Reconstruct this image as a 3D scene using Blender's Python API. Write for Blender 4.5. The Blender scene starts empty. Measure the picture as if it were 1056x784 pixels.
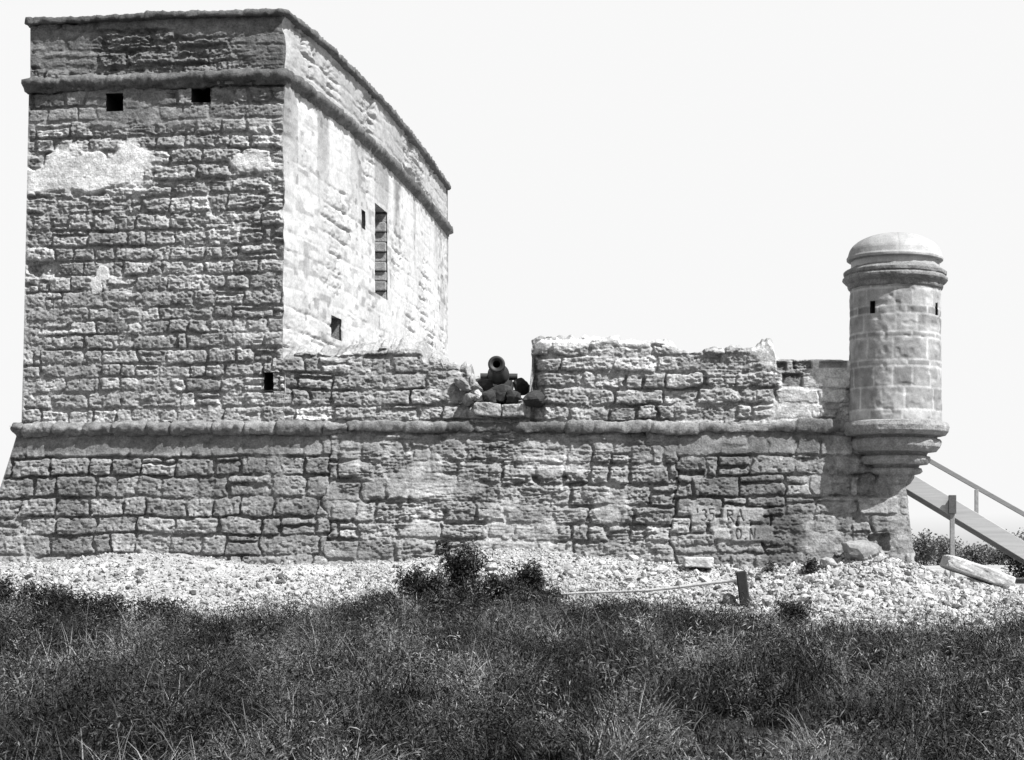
import bpy, bmesh, math, random
import numpy as np
from mathutils import Vector, Matrix

random.seed(7)
RNG = np.random.default_rng(11)
scene = bpy.context.scene
COL = scene.collection
R = math.radians

# ------------------------------------------------------------------ camera
EYE = 1.6
F = 1860.0            # focal length in photo pixels
CX, CY = 750.0, 570.0  # level camera with a shifted lens


def at(px, py, Y):
    """a photo pixel at a chosen distance -> a point in the place (metres)"""
    return ((px - CX) * Y / F, Y, EYE + (CY - py) * Y / F)


def X30(px):
    return (px - CX) / 62.0


def Z30(py):
    return EYE + (CY - py) / 62.0


# ------------------------------------------------------------------ noise
def _hash(ix, iy, seed):
    h = (ix.astype(np.int64) * 374761393 + iy.astype(np.int64) * 668265263 + seed * 974634541) & 0xFFFFFFFF
    h = ((h ^ (h >> 13)) * 1274126177) & 0xFFFFFFFF
    h = ((h ^ (h >> 16)) * 2246822519) & 0xFFFFFFFF
    return ((h ^ (h >> 15)) & 0xFFFFFF) / float(0xFFFFFF)


def vn(x, y, seed=0):
    x, y = np.broadcast_arrays(np.asarray(x, float), np.asarray(y, float))
    ix, iy = np.floor(x), np.floor(y)
    fx, fy = x - ix, y - iy
    fx = fx * fx * fx * (fx * (fx * 6 - 15) + 10)
    fy = fy * fy * fy * (fy * (fy * 6 - 15) + 10)
    ix, iy = ix.astype(np.int64), iy.astype(np.int64)
    a, b = _hash(ix, iy, seed), _hash(ix + 1, iy, seed)
    c, d = _hash(ix, iy + 1, seed), _hash(ix + 1, iy + 1, seed)
    return (a + (b - a) * fx) * (1 - fy) + (c + (d - c) * fx) * fy


def fbm(x, y, seed=0, octv=4, gain=0.5):
    """roughly -1 .. 1"""
    s = 0
    a = 1.0
    n = 0
    x = np.asarray(x, float)
    y = np.asarray(y, float)
    for i in range(octv):
        s = s + a * (vn(x * 2 ** i + 13.7 * i, y * 2 ** i + 7.3 * i, seed + 31 * i) * 2 - 1)
        n += a
        a *= gain
    return s / n * 1.5


def sstep(a, b, x):
    t = np.clip((x - a) / (b - a), 0, 1)
    return t * t * (3 - 2 * t)


# ------------------------------------------------------------------ object helpers
def link(o, parent=None):
    COL.objects.link(o)
    if parent is not None:
        o.parent = parent
    return o


def origin(parent):
    p = Vector((0, 0, 0))
    while parent is not None:
        p += parent.location
        parent = parent.parent
    return p


def thing(name, label, cat, loc, group=None):
    o = bpy.data.objects.new(name, None)
    o.empty_display_size = 0.3
    o.location = loc
    COL.objects.link(o)
    tag(o, label, cat, group)
    return o


def tag(o, label, cat, group=None, kind=None):
    if label:
        o['label'] = label
    if cat:
        o['category'] = cat
    if group:
        o['group'] = group
    if kind:
        o['kind'] = kind
    return o


def npmesh(name, V, Fq, mat, parent=None, tone=None, smooth=True, loc=None):
    """quads (n,4) or triangles (n,3) from numpy; world coordinates"""
    V = np.asarray(V, dtype=np.float64)
    Fq = np.asarray(Fq, dtype=np.int32)
    base = origin(parent) if parent is not None else Vector(loc if loc is not None else (0, 0, 0))
    V = V - np.array(base)
    k = Fq.shape[1]
    me = bpy.data.meshes.new(name)
    me.vertices.add(len(V))
    me.vertices.foreach_set('co', V.astype(np.float32).ravel())
    me.loops.add(Fq.size)
    me.loops.foreach_set('vertex_index', Fq.ravel())
    me.polygons.add(len(Fq))
    me.polygons.foreach_set('loop_start', np.arange(0, Fq.size, k, dtype=np.int32))
    me.polygons.foreach_set('use_smooth', np.full(len(Fq), smooth))
    if tone is not None:
        a = me.attributes.new('tone', 'FLOAT', 'POINT')
        t = np.broadcast_to(np.asarray(tone, dtype=np.float32).ravel(), (len(V),)) if np.size(tone) == 1 else np.asarray(tone, dtype=np.float32).ravel()
        a.data.foreach_set('value', np.ascontiguousarray(t))
    me.update(calc_edges=True)
    me.materials.append(mat)
    o = bpy.data.objects.new(name, me)
    if parent is None:
        o.location = base
    return link(o, parent)


def bmobj(name, bm, mat, parent=None, tone=0.3, smooth=False, loc=None):
    base = origin(parent) if parent is not None else Vector(loc if loc is not None else (0, 0, 0))
    bmesh.ops.translate(bm, verts=bm.verts, vec=-base)
    me = bpy.data.meshes.new(name)
    bm.to_mesh(me)
    bm.free()
    a = me.attributes.new('tone', 'FLOAT', 'POINT')
    a.data.foreach_set('value', np.full(len(me.vertices), tone, dtype=np.float32))
    if smooth:
        for p in me.polygons:
            p.use_smooth = True
    me.materials.append(mat)
    o = bpy.data.objects.new(name, me)
    if parent is None:
        o.location = base
    return link(o, parent)


def add_box(bm, c, s, rot=None, bevel=0.0, jit=0.0):
    m = Matrix.Translation(c) @ ((rot.to_4x4() if rot is not None else Matrix.Identity(4)))
    g = bmesh.ops.create_cube(bm, size=1.0)
    vs = g['verts']
    for v in vs:
        v.co = Vector((v.co.x * s[0] + random.uniform(-jit, jit), v.co.y * s[1] + random.uniform(-jit, jit), v.co.z * s[2] + random.uniform(-jit, jit)))
    if bevel > 0:
        es = list({e for v in vs for e in v.link_edges})
        r = bmesh.ops.bevel(bm, geom=es, offset=bevel, segments=1, affect='EDGES', clamp_overlap=True)
        vs = list({v for f in r['faces'] for v in f.verts} | {v for v in vs if v.is_valid})
        vs = [v for v in vs if v.is_valid]
    for v in vs:
        v.co = m @ v.co
    return vs


def beam(bm, a, b, w, h, bevel=0.006):
    """a bar from a to b, w wide (sideways) and h deep"""
    a, b = Vector(a), Vector(b)
    d = b - a
    z = d.normalized()
    up = Vector((0, 0, 1)) if abs(z.z) < 0.95 else Vector((0, 1, 0))
    x = up.cross(z).normalized()
    y = z.cross(x).normalized()
    rot = Matrix((x, y, z)).transposed()
    add_box(bm, (a + b) / 2, (w, h, d.length), rot, bevel)


def grid_faces(nr, nc, mask=None):
    i = np.arange(nr - 1)[:, None] * nc + np.arange(nc - 1)[None, :]
    f = np.stack([i, i + 1, i + nc + 1, i + nc], -1)
    if mask is not None:
        f = f[~mask]
    return f.reshape(-1, 4)


# ------------------------------------------------------------------ materials
def nodes_of(name):
    m = bpy.data.materials.new(name)
    m.use_nodes = True
    nt = m.node_tree
    return m, nt, nt.nodes['Principled BSDF']


def tone_mat(name, rough=0.92, fine=55.0, spread=0.35, bump=0.35, bump_dist=0.012, coarse=6.0, spec=0.25, blotch=0.0):
    """grey surface: per-vertex tone x procedural grain, with a fine bump"""
    m, nt, b = nodes_of(name)
    N, L = nt.nodes.new, nt.links.new
    at_ = N('ShaderNodeAttribute')
    at_.attribute_name = 'tone'
    tc = N('ShaderNodeTexCoord')
    n1 = N('ShaderNodeTexNoise')
    n1.inputs['Scale'].default_value = fine
    n1.inputs['Detail'].default_value = 5
    n1.inputs['Roughness'].default_value = 0.65
    n2 = N('ShaderNodeTexNoise')
    n2.inputs['Scale'].default_value = coarse
    n2.inputs['Detail'].default_value = 4
    L(tc.outputs['Object'], n1.inputs['Vector'])
    L(tc.outputs['Object'], n2.inputs['Vector'])
    r1 = N('ShaderNodeMapRange')
    r1.inputs['From Min'].default_value = 0.3
    r1.inputs['From Max'].default_value = 0.7
    r1.inputs['To Min'].default_value = 1 - spread
    r1.inputs['To Max'].default_value = 1 + spread
    L(n1.outputs['Fac'], r1.inputs['Value'])
    r2 = N('ShaderNodeMapRange')
    r2.inputs['From Min'].default_value = 0.3
    r2.inputs['From Max'].default_value = 0.7
    r2.inputs['To Min'].default_value = 1 - spread * 0.6
    r2.inputs['To Max'].default_value = 1 + spread * 0.6
    L(n2.outputs['Fac'], r2.inputs['Value'])
    m1 = N('ShaderNodeMath')
    m1.operation = 'MULTIPLY'
    L(r1.outputs[0], m1.inputs[0])
    L(r2.outputs[0], m1.inputs[1])
    m2 = N('ShaderNodeMath')
    m2.operation = 'MULTIPLY'
    m2.use_clamp = True
    L(m1.outputs[0], m2.inputs[0])
    L(at_.outputs['Fac'], m2.inputs[1])
    cb = N('ShaderNodeCombineColor')
    for i in range(3):
        L(m2.outputs[0], cb.inputs[i])
    L(cb.outputs[0], b.inputs['Base Color'])
    b.inputs['Roughness'].default_value = rough
    b.inputs['Specular IOR Level'].default_value = spec
    if bump > 0:
        bp = N('ShaderNodeBump')
        bp.inputs['Strength'].default_value = bump
        bp.inputs['Distance'].default_value = bump_dist
        L(n1.outputs['Fac'], bp.inputs['Height'])
        L(bp.outputs['Normal'], b.inputs['Normal'])
    return m


M_STONE = tone_mat('coquina_stone', fine=34, spread=0.40, bump=0.65, bump_dist=0.02, coarse=9)
M_PLASTER = tone_mat('plastered_stone', fine=30, spread=0.22, bump=0.4, bump_dist=0.012)
M_ASHLAR = tone_mat('ashlar_stone', fine=45, spread=0.2, bump=0.35, bump_dist=0.008)
M_RUBBLE = tone_mat('rubble_stone', fine=25, spread=0.3, bump=0.5, bump_dist=0.015)
M_GROUND = tone_mat('shell_sand', fine=14, spread=0.35, bump=0.6, bump_dist=0.04, coarse=1.2)
M_BOARD = tone_mat('weathered_board', rough=0.85, fine=20, spread=0.10, bump=0.15, bump_dist=0.006, coarse=5)
_nt = M_BOARD.node_tree
_mp = _nt.nodes.new('ShaderNodeMapping')
_mp.inputs['Rotation'].default_value = (0, -0.54, 0)
_mp.inputs['Scale'].default_value = (0.07, 1, 1.6)
_tc = [n for n in _nt.nodes if n.type == 'TEX_COORD'][0]
for _n in [n for n in _nt.nodes if n.type == 'TEX_NOISE']:
    _nt.links.new(_mp.outputs[0], _n.inputs['Vector'])
_nt.links.new(_tc.outputs['Object'], _mp.inputs['Vector'])
M_IRON = tone_mat('rusted_iron', rough=0.6, fine=40, spread=0.4, bump=0.3, bump_dist=0.004, spec=0.4)
M_WOOD = tone_mat('weathered_wood', rough=0.85, fine=30, spread=0.25, bump=0.3, bump_dist=0.005)


def leaf_mat(name):
    m, nt, b = nodes_of(name)
    N, L = nt.nodes.new, nt.links.new
    a = N('ShaderNodeAttribute')
    a.attribute_name = 'tone'
    cb = N('ShaderNodeCombineColor')
    for i in range(3):
        L(a.outputs['Fac'], cb.inputs[i])
    L(cb.outputs[0], b.inputs['Base Color'])
    b.inputs['Roughness'].default_value = 0.6
    b.inputs['Specular IOR Level'].default_value = 0.3
    return m


M_LEAF = leaf_mat('leaves')
M_DARK, _, _b = nodes_of('dark_void')
_b.inputs['Base Color'].default_value = (0.02, 0.02, 0.02, 1)
_b.inputs['Roughness'].default_value = 1


# ------------------------------------------------------------------ masonry height field
def make_courses(z0, z1, hmin, hmax, rng):
    zb = [z0]
    while zb[-1] < z1:
        zb.append(zb[-1] + rng.uniform(hmin, hmax))
    return np.array(zb)


def stone_field(x, z, seed, zb, wmin=0.38, wmax=0.95, ero=None, plaster=None, joint=0.055, split=0.25,
                missing=0.02, warp=1.0, offs=0.022, jw0=0.006):
    """height (m) and tone multiplier of an irregular coursed rubble wall at arrays x, z"""
    rng = np.random.default_rng(seed)
    ero = np.zeros_like(x) if ero is None else ero
    plaster = np.zeros_like(x) if plaster is None else plaster
    wa = 1 + 0.9 * ero
    xw = x + warp * (0.045 * fbm(x * 2.6, z * 3.3, seed + 1, 3) + 0.010 * wa * fbm(x * 11, z * 11, seed + 2, 2))
    zw = z + warp * (0.035 * fbm(x * 0.9, z * 1.1, seed + 3, 3) + 0.012 * wa * fbm(x * 5, z * 7, seed + 4, 3))
    k = np.clip(np.searchsorted(zb, zw.ravel()).reshape(x.shape) - 1, 0, len(zb) - 2)
    H = zb[k + 1] - zb[k]
    d = np.full(x.shape, 0.3)
    r = np.zeros(x.shape + (4,))
    lx = np.zeros(x.shape)
    lz = np.zeros(x.shape)
    x0, x1 = x.min() - 1, x.max() + 1
    for i in range(len(zb) - 1):
        msk = k == i
        h = zb[i + 1] - zb[i]
        e = [x0 + rng.uniform(0, 0.5)]
        while e[-1] < x1:
            w = rng.uniform(wmin, wmax)
            if rng.random() < 0.15:
                w *= 0.5
            e.append(e[-1] + w)
        e = np.array(e)
        br = rng.random((len(e) + 1, 6))
        if not msk.any():
            continue
        xx, zz = xw[msk], zw[msk]
        j = np.clip(np.searchsorted(e, xx) - 1, 0, len(e) - 2)
        xl, xr = e[j], e[j + 1]
        b = br[j]
        zl = np.full(xx.shape, zb[i])
        zt = np.full(xx.shape, zb[i + 1])
        # dropped tops: some blocks are shorter than their course
        sp = b[:, 4] < split
        zs = zb[i] + h * (0.35 + 0.4 * b[:, 5])
        up = sp & (zz > zs)
        lo = sp & (zz <= zs)
        zl = np.where(up, zs, zl)
        zt = np.where(lo, zs, zt)
        ax = np.minimum(xx - xl, xr - xx)
        az = np.minimum(zz - zl, zt - zz)
        rr = 0.05
        qx, qz = np.maximum(rr - ax, 0), np.maximum(rr - az, 0)
        dd = np.where((qx > 0) | (qz > 0), rr - np.sqrt(qx * qx + qz * qz), np.minimum(ax, az))
        d[msk] = dd
        bb = b[:, :4].copy()
        bb[up, 0] = (bb[up, 0] * 7.31) % 1
        bb[up, 1] = (bb[up, 1] * 5.77) % 1
        r[msk] = bb
        lx[msk] = (xx - xl) / (xr - xl) - 0.5
        lz[msk] = (zz - zl) / (zt - zl) - 0.5
    jn = vn(x * 1.7, z * 2.3, seed + 5)
    jw = jw0 * 0.7 + 0.009 * vn(x * 4, z * 4, seed + 6)
    d = d + warp * (0.010 * fbm(x * 12, z * 13, seed + 16, 3) - 0.02 * sstep(0.66, 0.8, vn(x * 7, z * 8, seed + 17)) * (d < 0.07))
    hb = sstep(jw, jw + 0.019 + 0.024 * ero, d)
    off = (r[..., 0] - 0.5) * 2 * offs + lx * (r[..., 1] - 0.5) * 0.03 + lz * (r[..., 2] - 0.6) * 0.03
    # weathered hollow faces of the softer blocks
    off = off - np.where(r[..., 3] > 0.82, 0.02, 0) * np.clip(1 - (lx * lx + lz * lz) * 4, 0, 1)
    miss = (r[..., 1] > 1 - missing)
    off = off + warp * 0.010 * sstep(0.0, 0.085, d)
    off = np.where(miss, -0.10 + 0.07 * fbm(x * 7, z * 7, seed + 18, 3), off)
    jd = joint * (0.25 + 1.0 * sstep(0.3, 0.65, jn))
    h = hb * off - (1 - hb) * jd
    rough = 0.008 * fbm(x * 7, z * 10, seed + 7, 3) + 0.009 * fbm(x * 24, z * 30, seed + 8, 2)
    strata = np.abs(fbm(x * 1.3, z * 8.5, seed + 9, 4))
    strata = np.clip(1 - strata * 3.2, 0, 1)
    h = h + rough * (1 + 1.0 * ero) - 0.04 * strata * ero + 0.018 * ero * fbm(x * 3.2, z * 6.5, seed + 10, 4)
    pit = sstep(0.72, 0.86, vn(x * 15, z * 18, seed + 12)) * 0.022
    h = h - pit * (1 - plaster)
    hp = 0.012 + 0.006 * fbm(x * 2.5, z * 2.5, seed + 11, 4) + 0.0035 * fbm(x * 14, z * 14, seed + 13, 2)
    h = h * (1 - plaster) + hp * plaster
    tone = 0.66 + 0.70 * r[..., 3] * (0.4 + 0.6 * r[..., 0])
    tone = np.where(hb > 0.5, tone, 0.85)
    tone = tone * (1 - 0.75 * plaster) + 0.75 * plaster
    tone = tone * (1 + 0.30 * fbm(x * 0.8, z * 1.1, seed + 14, 4)) * (1 + 0.28 * fbm(x * 5.5, z * 9, seed + 15, 3))
    return h, np.clip(tone, 0.25, 2.0)


def blob(x, z, cx, cz, rx, rz, seed, soft=0.18):
    q = np.sqrt(((x - cx) / rx) ** 2 + ((z - cz) / rz) ** 2) + 0.55 * fbm(x * 2.3, z * 3.0, seed, 5)
    return 1 - sstep(1 - soft, 1 + soft, q)


# little carved letters: strokes on a 0..1 square
GLYPH = {
    "'": [((0.5, 1.0), (0.4, 0.7))],
    "3": [((0.1, 0.9), (0.6, 1.0)), ((0.6, 1.0), (0.8, 0.75)), ((0.8, 0.75), (0.4, 0.55)), ((0.4, 0.55), (0.85, 0.3)), ((0.85, 0.3), (0.55, 0.0)), ((0.55, 0.0), (0.1, 0.1))],
    "5": [((0.85, 1.0), (0.25, 1.0)), ((0.25, 1.0), (0.2, 0.55)), ((0.2, 0.55), (0.7, 0.55)), ((0.7, 0.55), (0.85, 0.25)), ((0.85, 0.25), (0.55, 0.0)), ((0.55, 0.0), (0.1, 0.08))],
    "R": [((0.1, 0), (0.1, 1)), ((0.1, 1), (0.7, 0.95)), ((0.7, 0.95), (0.75, 0.6)), ((0.75, 0.6), (0.1, 0.5)), ((0.35, 0.5), (0.85, 0))],
    "A": [((0.0, 0), (0.45, 1)), ((0.45, 1), (0.9, 0)), ((0.2, 0.38), (0.7, 0.38))],
    "O": [((0.3, 0), (0.1, 0.5)), ((0.1, 0.5), (0.35, 1)), ((0.35, 1), (0.75, 0.9)), ((0.75, 0.9), (0.85, 0.4)), ((0.85, 0.4), (0.65, 0)), ((0.65, 0), (0.3, 0))],
    "N": [((0.1, 0), (0.1, 1)), ((0.1, 1), (0.8, 0)), ((0.8, 0), (0.8, 1))],
    ".": [((0.4, 0.0), (0.5, 0.05))],
}


def carve(x, z, text, x0, z0, w, hgt, gap):
    out = np.zeros_like(x)
    x = x + 0.012 * fbm(x * 9, z * 9, 320, 2)
    z = z + 0.012 * fbm(x * 8, z * 8, 321, 2)
    for n, ch in enumerate(text):
        for a, b in GLYPH.get(ch, []):
            ax, az = x0 + n * (w + gap) + a[0] * w, z0 + a[1] * hgt
            bx, bz = x0 + n * (w + gap) + b[0] * w, z0 + b[1] * hgt
            vx, vz = bx - ax, bz - az
            t = np.clip(((x - ax) * vx + (z - az) * vz) / max(vx * vx + vz * vz, 1e-9), 0, 1)
            q = np.hypot(x - ax - t * vx, z - az - t * vz)
            out = np.maximum(out, 1 - sstep(0.006, 0.017, q))
    return out


# ------------------------------------------------------------------ plan of the fort
def front_y(x):
    return 30.0 + 0.115 * np.maximum(0, -7.4 - x)


SIDE = np.array([(-7.37, 30.0), (-7.16, 31.7), (-6.98, 34.15), (-6.87, 36.5), (-6.83, 39.7), (-6.86, 42.5), (-6.88, 44.4)])


def resample(P, step):
    P = np.asarray(P, float)
    # Catmull-like smoothing through dense linear + box filter, ends kept
    s = np.concatenate([[0], np.cumsum(np.hypot(*np.diff(P[:, :2], axis=0).T))])
    n = max(2, int(round(s[-1] / step)) + 1)
    t = np.linspace(0, s[-1], n)
    return np.stack([np.interp(t, s, P[:, i]) for i in range(P.shape[1])], 1), t


SD, SS = resample(SIDE, 0.05)
k_ = np.ones(31) / 31
for c_ in range(2):
    pad = np.concatenate([2 * SD[0, c_] - SD[15:0:-1, c_], SD[:, c_], 2 * SD[-1, c_] - SD[-2:-17:-1, c_]])
    SD[:, c_] = np.convolve(pad, k_, 'valid')
SIDE_N = np.gradient(SD, axis=0)
SIDE_N /= np.linalg.norm(SIDE_N, axis=1)[:, None]
SIDE_N = np.stack([SIDE_N[:, 1], -SIDE_N[:, 0]], 1)  # to the right


def corner_wob(z):
    return 0.025 * fbm(z * 3.0, z * 0 + 3.3, 77, 4) - 0.03 * sstep(0.72, 0.9, vn(z * 2.6, z * 0 + 1.1, 78))


def niche(name, parent, c0, c1, depth, axis, mat, tone):
    """five sided recess behind a rectangular opening. c0, c1 opposite corners of the opening"""
    bm = bmesh.new()
    x0, y0, z0 = c0
    x1, y1, z1 = c1
    d = Vector(axis) * depth
    fr = [Vector((x0, y0, z0)), Vector((x1, y1, z0)), Vector((x1, y1, z1)), Vector((x0, y0, z1))]
    bk = [p + d for p in fr]
    fv = [bm.verts.new(p) for p in fr]
    bv = [bm.verts.new(p) for p in bk]
    for i in range(4):
        j = (i + 1) % 4
        bm.faces.new((fv[i], bv[i], bv[j], fv[j]))
    bm.faces.new(bv)
    return bmobj(name, bm, mat, parent, tone)


# ================================================================== WATCHTOWER
tower = thing('stone_tower', 'tall square stone watchtower with a bright plastered side wall and roof parapet', 'tower', (-9.6, 33.0, 3.6))
Z_CORD, Z_CORN, Z_TOP = Z30(440.5), Z30(78), Z30(8.5)
ZB = Z_CORD


def tower_left(z):
    return -11.81 - 0.022 * np.maximum(0, Z_CORN - z)


# --- front wall between cordon and cornice
nx, nz = 372, 500
U, Vv = np.meshgrid(np.linspace(0, 1, nx), np.linspace(0, 1, nz))
zz = ZB + (Z_CORN - ZB) * Vv
xl = tower_left(zz)
xr = -7.37 + corner_wob(zz)
xx = xl + (xr - xl) * U
rngc = np.random.default_rng(5)
zb = make_courses(ZB - 0.2, Z_CORN + 0.3, 0.225, 0.285, rngc)
ero = 0.14 + 0.40 * sstep(5.9, 7.2, zz) * (1 - sstep(8.7, 9.0, zz)) + 0.25 * fbm(xx * 0.9, zz * 0.9, 41, 3)
ero = np.clip(ero, 0, 1.2)
pl = np.zeros_like(xx)
for (px, py, rx, rz, sd) in ((95, 172, 58, 25, 3), (40, 182, 30, 10, 4), (140, 160, 26, 12, 9), (262, 168, 24, 13, 5)):
    pl = np.maximum(pl, blob(xx, zz, (px - 750) * 30.2 / F, Z30(py), rx / 62, rz / 62, sd, 0.32))
bare = np.maximum(blob(xx, zz, X30(92), Z30(290), 0.10, 0.14, 16, 0.1), blob(xx, zz, X30(98), Z30(279), 0.09, 0.10, 17, 0.1))
soft_pl = 0.75 * sstep(8.65, 8.85, zz + 0.06 * fbm(xx * 3, zz * 3, 19, 3)) * sstep(0.35, 0.6, vn(xx * 0.9 + 3, zz * 1.4, 20))
h, t = stone_field(xx, zz, 101, zb, 0.28, 0.74, ero, np.maximum(pl, np.maximum(soft_pl, bare)), joint=0.05, split=0.16, missing=0.006, offs=0.020)
edge = sstep(0, 0.05, xr - xx) * sstep(0, 0.05, xx - xl)
h = h * edge
tone = 0.28 * t
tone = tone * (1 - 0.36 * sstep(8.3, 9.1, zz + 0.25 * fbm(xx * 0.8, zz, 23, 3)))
plt = pl ** 1.3 * (0.78 + 0.3 * fbm(xx * 2.2, zz * 2.6, 25, 4))
plt = np.clip(plt, 0, 1)
tone = tone * (1 - plt) + plt * (0.60 + 0.10 * fbm(xx * 3, zz * 3, 24, 3))
tone = tone * (1 - bare) + bare * 0.5
holes = []


def hole_mask(xc, zc, rects):
    m = np.zeros(xc.shape, bool)
    for (x0, x1, z0, z1) in rects:
        m |= (xc > x0) & (xc < x1) & (zc > z0) & (zc < z1)
    return m


TF = [(-10.45, -10.15, Z30(110), Z30(91)), (-8.96, -8.64, Z30(103.5), Z30(82.5)), (-7.72, -7.43, Z30(402), Z30(384))]
xc = (xx[1:, 1:] + xx[:-1, :-1]) / 2
zc = (zz[1:, 1:] + zz[:-1, :-1]) / 2
P = np.stack([xx, front_y(xx) - h, zz], -1).reshape(-1, 3)
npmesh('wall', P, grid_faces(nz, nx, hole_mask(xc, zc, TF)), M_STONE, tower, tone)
for i, (x0, x1, z0, z1) in enumerate(TF):
    niche('beam_hole', tower, (x0 - 0.012, float(front_y(x0)) - 0.0, z0 - 0.012), (x1 + 0.012, float(front_y(x1)) - 0.0, z1 + 0.012), 0.75 if i < 2 else 0.5, (0, 1, 0), M_DARK if i < 2 else M_STONE, 0.06)

# --- side wall
ns, nzs = len(SD), 290
S2, V2 = np.meshgrid(SS, np.linspace(0, 1, nzs))
z0s = 3.8
zz2 = z0s + (Z_CORN - z0s) * V2
zb2 = make_courses(z0s - 0.1, Z_CORN + 0.3, 0.27, 0.36, np.random.default_rng(9))
ero2 = np.clip(0.0 + 0.12 * fbm(S2 * 0.5, zz2 * 0.5, 51, 3) + 0.10 * sstep(6.5, 8.5, S2) * (1 - sstep(11, 13, S2)), 0, 1)
pl2 = np.clip(0.86 - 0.75 * sstep(0.1, 0.5, fbm(S2 * 0.8, zz2 * 0.9, 52, 4)) - 0.5 * (1 - sstep(5.3, 6.3, zz2 + 0.3 * fbm(S2, zz2, 53, 2))), 0, 1)
h2, t2 = stone_field(S2, zz2, 202, zb2, 0.5, 1.1, ero2, pl2, joint=0.035, split=0.15, missing=0.002, offs=0.008)
w2 = np.broadcast_to(SS, S2.shape)
h2 = h2 * sstep(0, 0.12, w2)
tone2 = 0.375 * (0.66 + 0.38 * t2) * (1 + 0.10 * fbm(S2 * 0.6, zz2 * 0.25, 58, 4))
streak = sstep(0.66, 0.80, vn(S2 * 2.2, zz2 * 0.12, 54)) * sstep(6.0, 9.4, zz2) * sstep(0.3, 0.6, vn(S2 * 3, zz2 * 0.8, 57))
run = sstep(0.58, 0.80, vn(S2 * 1.6, zz2 * 0.10, 59)) * sstep(Z_CORN - 2.2, Z_CORN - 0.1, zz2 + 0.9 * (vn(S2 * 2.5, zz2 * 0, 60) - 0.5))
tone2 = tone2 * (1 - 0.35 * streak) * (1 - 0.5 * run)
tone2 = tone2 * (1 - 0.35 * sstep(0.62, 0.75, vn(S2 * 4, zz2 * 9, 62)) * sstep(0.4, 0.6, vn(S2 * 0.9, zz2 * 0.9, 63)))
tone2 = np.where(sstep(0.80, 0.9, vn(S2 * 5, zz2 * 8, 55)) * sstep(0.45, 0.65, vn(S2 * 0.7, zz2 * 0.7, 56)) > 0.5, tone2 * 0.6, tone2)
WOB = corner_wob(zz2) * (1 - sstep(0, 0.5, w2))
X2 = SD[:, 0][None, :] + SIDE_N[:, 0][None, :] * h2 + WOB
Y2 = SD[:, 1][None, :] + SIDE_N[:, 1][None, :] * h2


def side_s(px):
    """distance along the side wall at a photo column"""
    c = SD[:, 0] * F / SD[:, 1] + CX
    return float(np.interp(px, c, SS))


def side_z(px, py):
    s = side_s(px)
    y = float(np.interp(s, SS, SD[:, 1]))
    return EYE + (CY - py) * y / F


SH = []
for (a, b, yt, yb, mx) in ((386, 399, 214, 306, 392), (372, 376.5, 217, 236, 374), (341, 351.5, 327, 350, 346)):
    SH.append((side_s(a), side_s(b), side_z(mx, yb), side_z(mx, yt)))
sc_ = (S2[1:, 1:] + S2[:-1, :-1]) / 2
zc_ = (zz2[1:, 1:] + zz2[:-1, :-1]) / 2
npmesh('wall', np.stack([X2, Y2, zz2], -1).reshape(-1, 3), grid_faces(nzs, ns, hole_mask(sc_, zc_, SH)), M_PLASTER, tower, tone2)


def side_pt(s, off=0.0):
    x = np.interp(s, SS, SD[:, 0])
    y = np.interp(s, SS, SD[:, 1])
    n0 = np.interp(s, SS, SIDE_N[:, 0])
    n1 = np.interp(s, SS, SIDE_N[:, 1])
    return float(x + n0 * off), float(y + n1 * off)


for i, (a, b, z0, z1) in enumerate(SH):
    pa, pb = side_pt(a - 0.04, 0.0), side_pt(b + 0.04, 0.0)
    w = niche('window' if i == 0 else 'loophole', tower, (pa[0], pa[1], z0 - 0.02), (pb[0], pb[1], z1 + 0.02), 0.9, (-1, 0.02, 0), M_STONE, 0.16)
    if i == 0:
        # far jamb of separate courses, one a little proud of the next
        bm = bmesh.new()
        n = 9
        hh = (z1 - z0) / n
        for q in range(n):
            dep = 0.06 + 0.07 * (q % 2) + random.uniform(0, 0.03)
            add_box(bm, (pb[0] - 0.40, pb[1] - dep / 2 + 0.03, z0 + hh * (q + 0.5)), (0.78, dep, hh * 0.93), None, 0.015, 0.006)
        bmobj('jamb', bm, M_STONE, w, 0.24)

# --- parapet above the cornice (front and side in one low wall each)
nx, nz = 372, 84
U, Vv = np.meshgrid(np.linspace(0, 1, nx), np.linspace(0, 1, nz))
zp0, zp1 = Z_CORN, Z_TOP - 0.1
zz = zp0 + (zp1 - zp0) * Vv
xl = np.full_like(zz, -11.80)
xr = -7.37 + corner_wob(zz)
xx = xl + (xr - xl) * U
zb = make_courses(zp0 - 0.03, zp1 + 0.3, 0.26, 0.33, np.random.default_rng(3))
pl = 0.8 * sstep(0.48, 0.66, vn(xx * 0.8, zz * 1.3, 91))
h, t = stone_field(xx, zz, 303, zb, 0.4, 0.95, np.clip(0.8 + 0.4 * fbm(xx, zz, 92, 2), 0, 1.2), pl, joint=0.05, split=0.35)
h = h * sstep(0, 0.05, xr - xx) * sstep(0, 0.05, xx - xl)
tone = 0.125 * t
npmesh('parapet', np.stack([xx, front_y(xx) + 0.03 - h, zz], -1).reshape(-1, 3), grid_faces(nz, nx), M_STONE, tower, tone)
nzs = 60
S2, V2 = np.meshgrid(SS, np.linspace(0, 1, nzs))
zz2 = zp0 + (zp1 - zp0) * V2
zb2 = make_courses(zp0 - 0.05, zp1 + 0.3, 0.28, 0.34, np.random.default_rng(13))
pl2 = np.clip(0.75 - 0.9 * sstep(0.0, 0.4, fbm(S2 * 0.8, zz2, 95, 4)), 0, 1)
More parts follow.
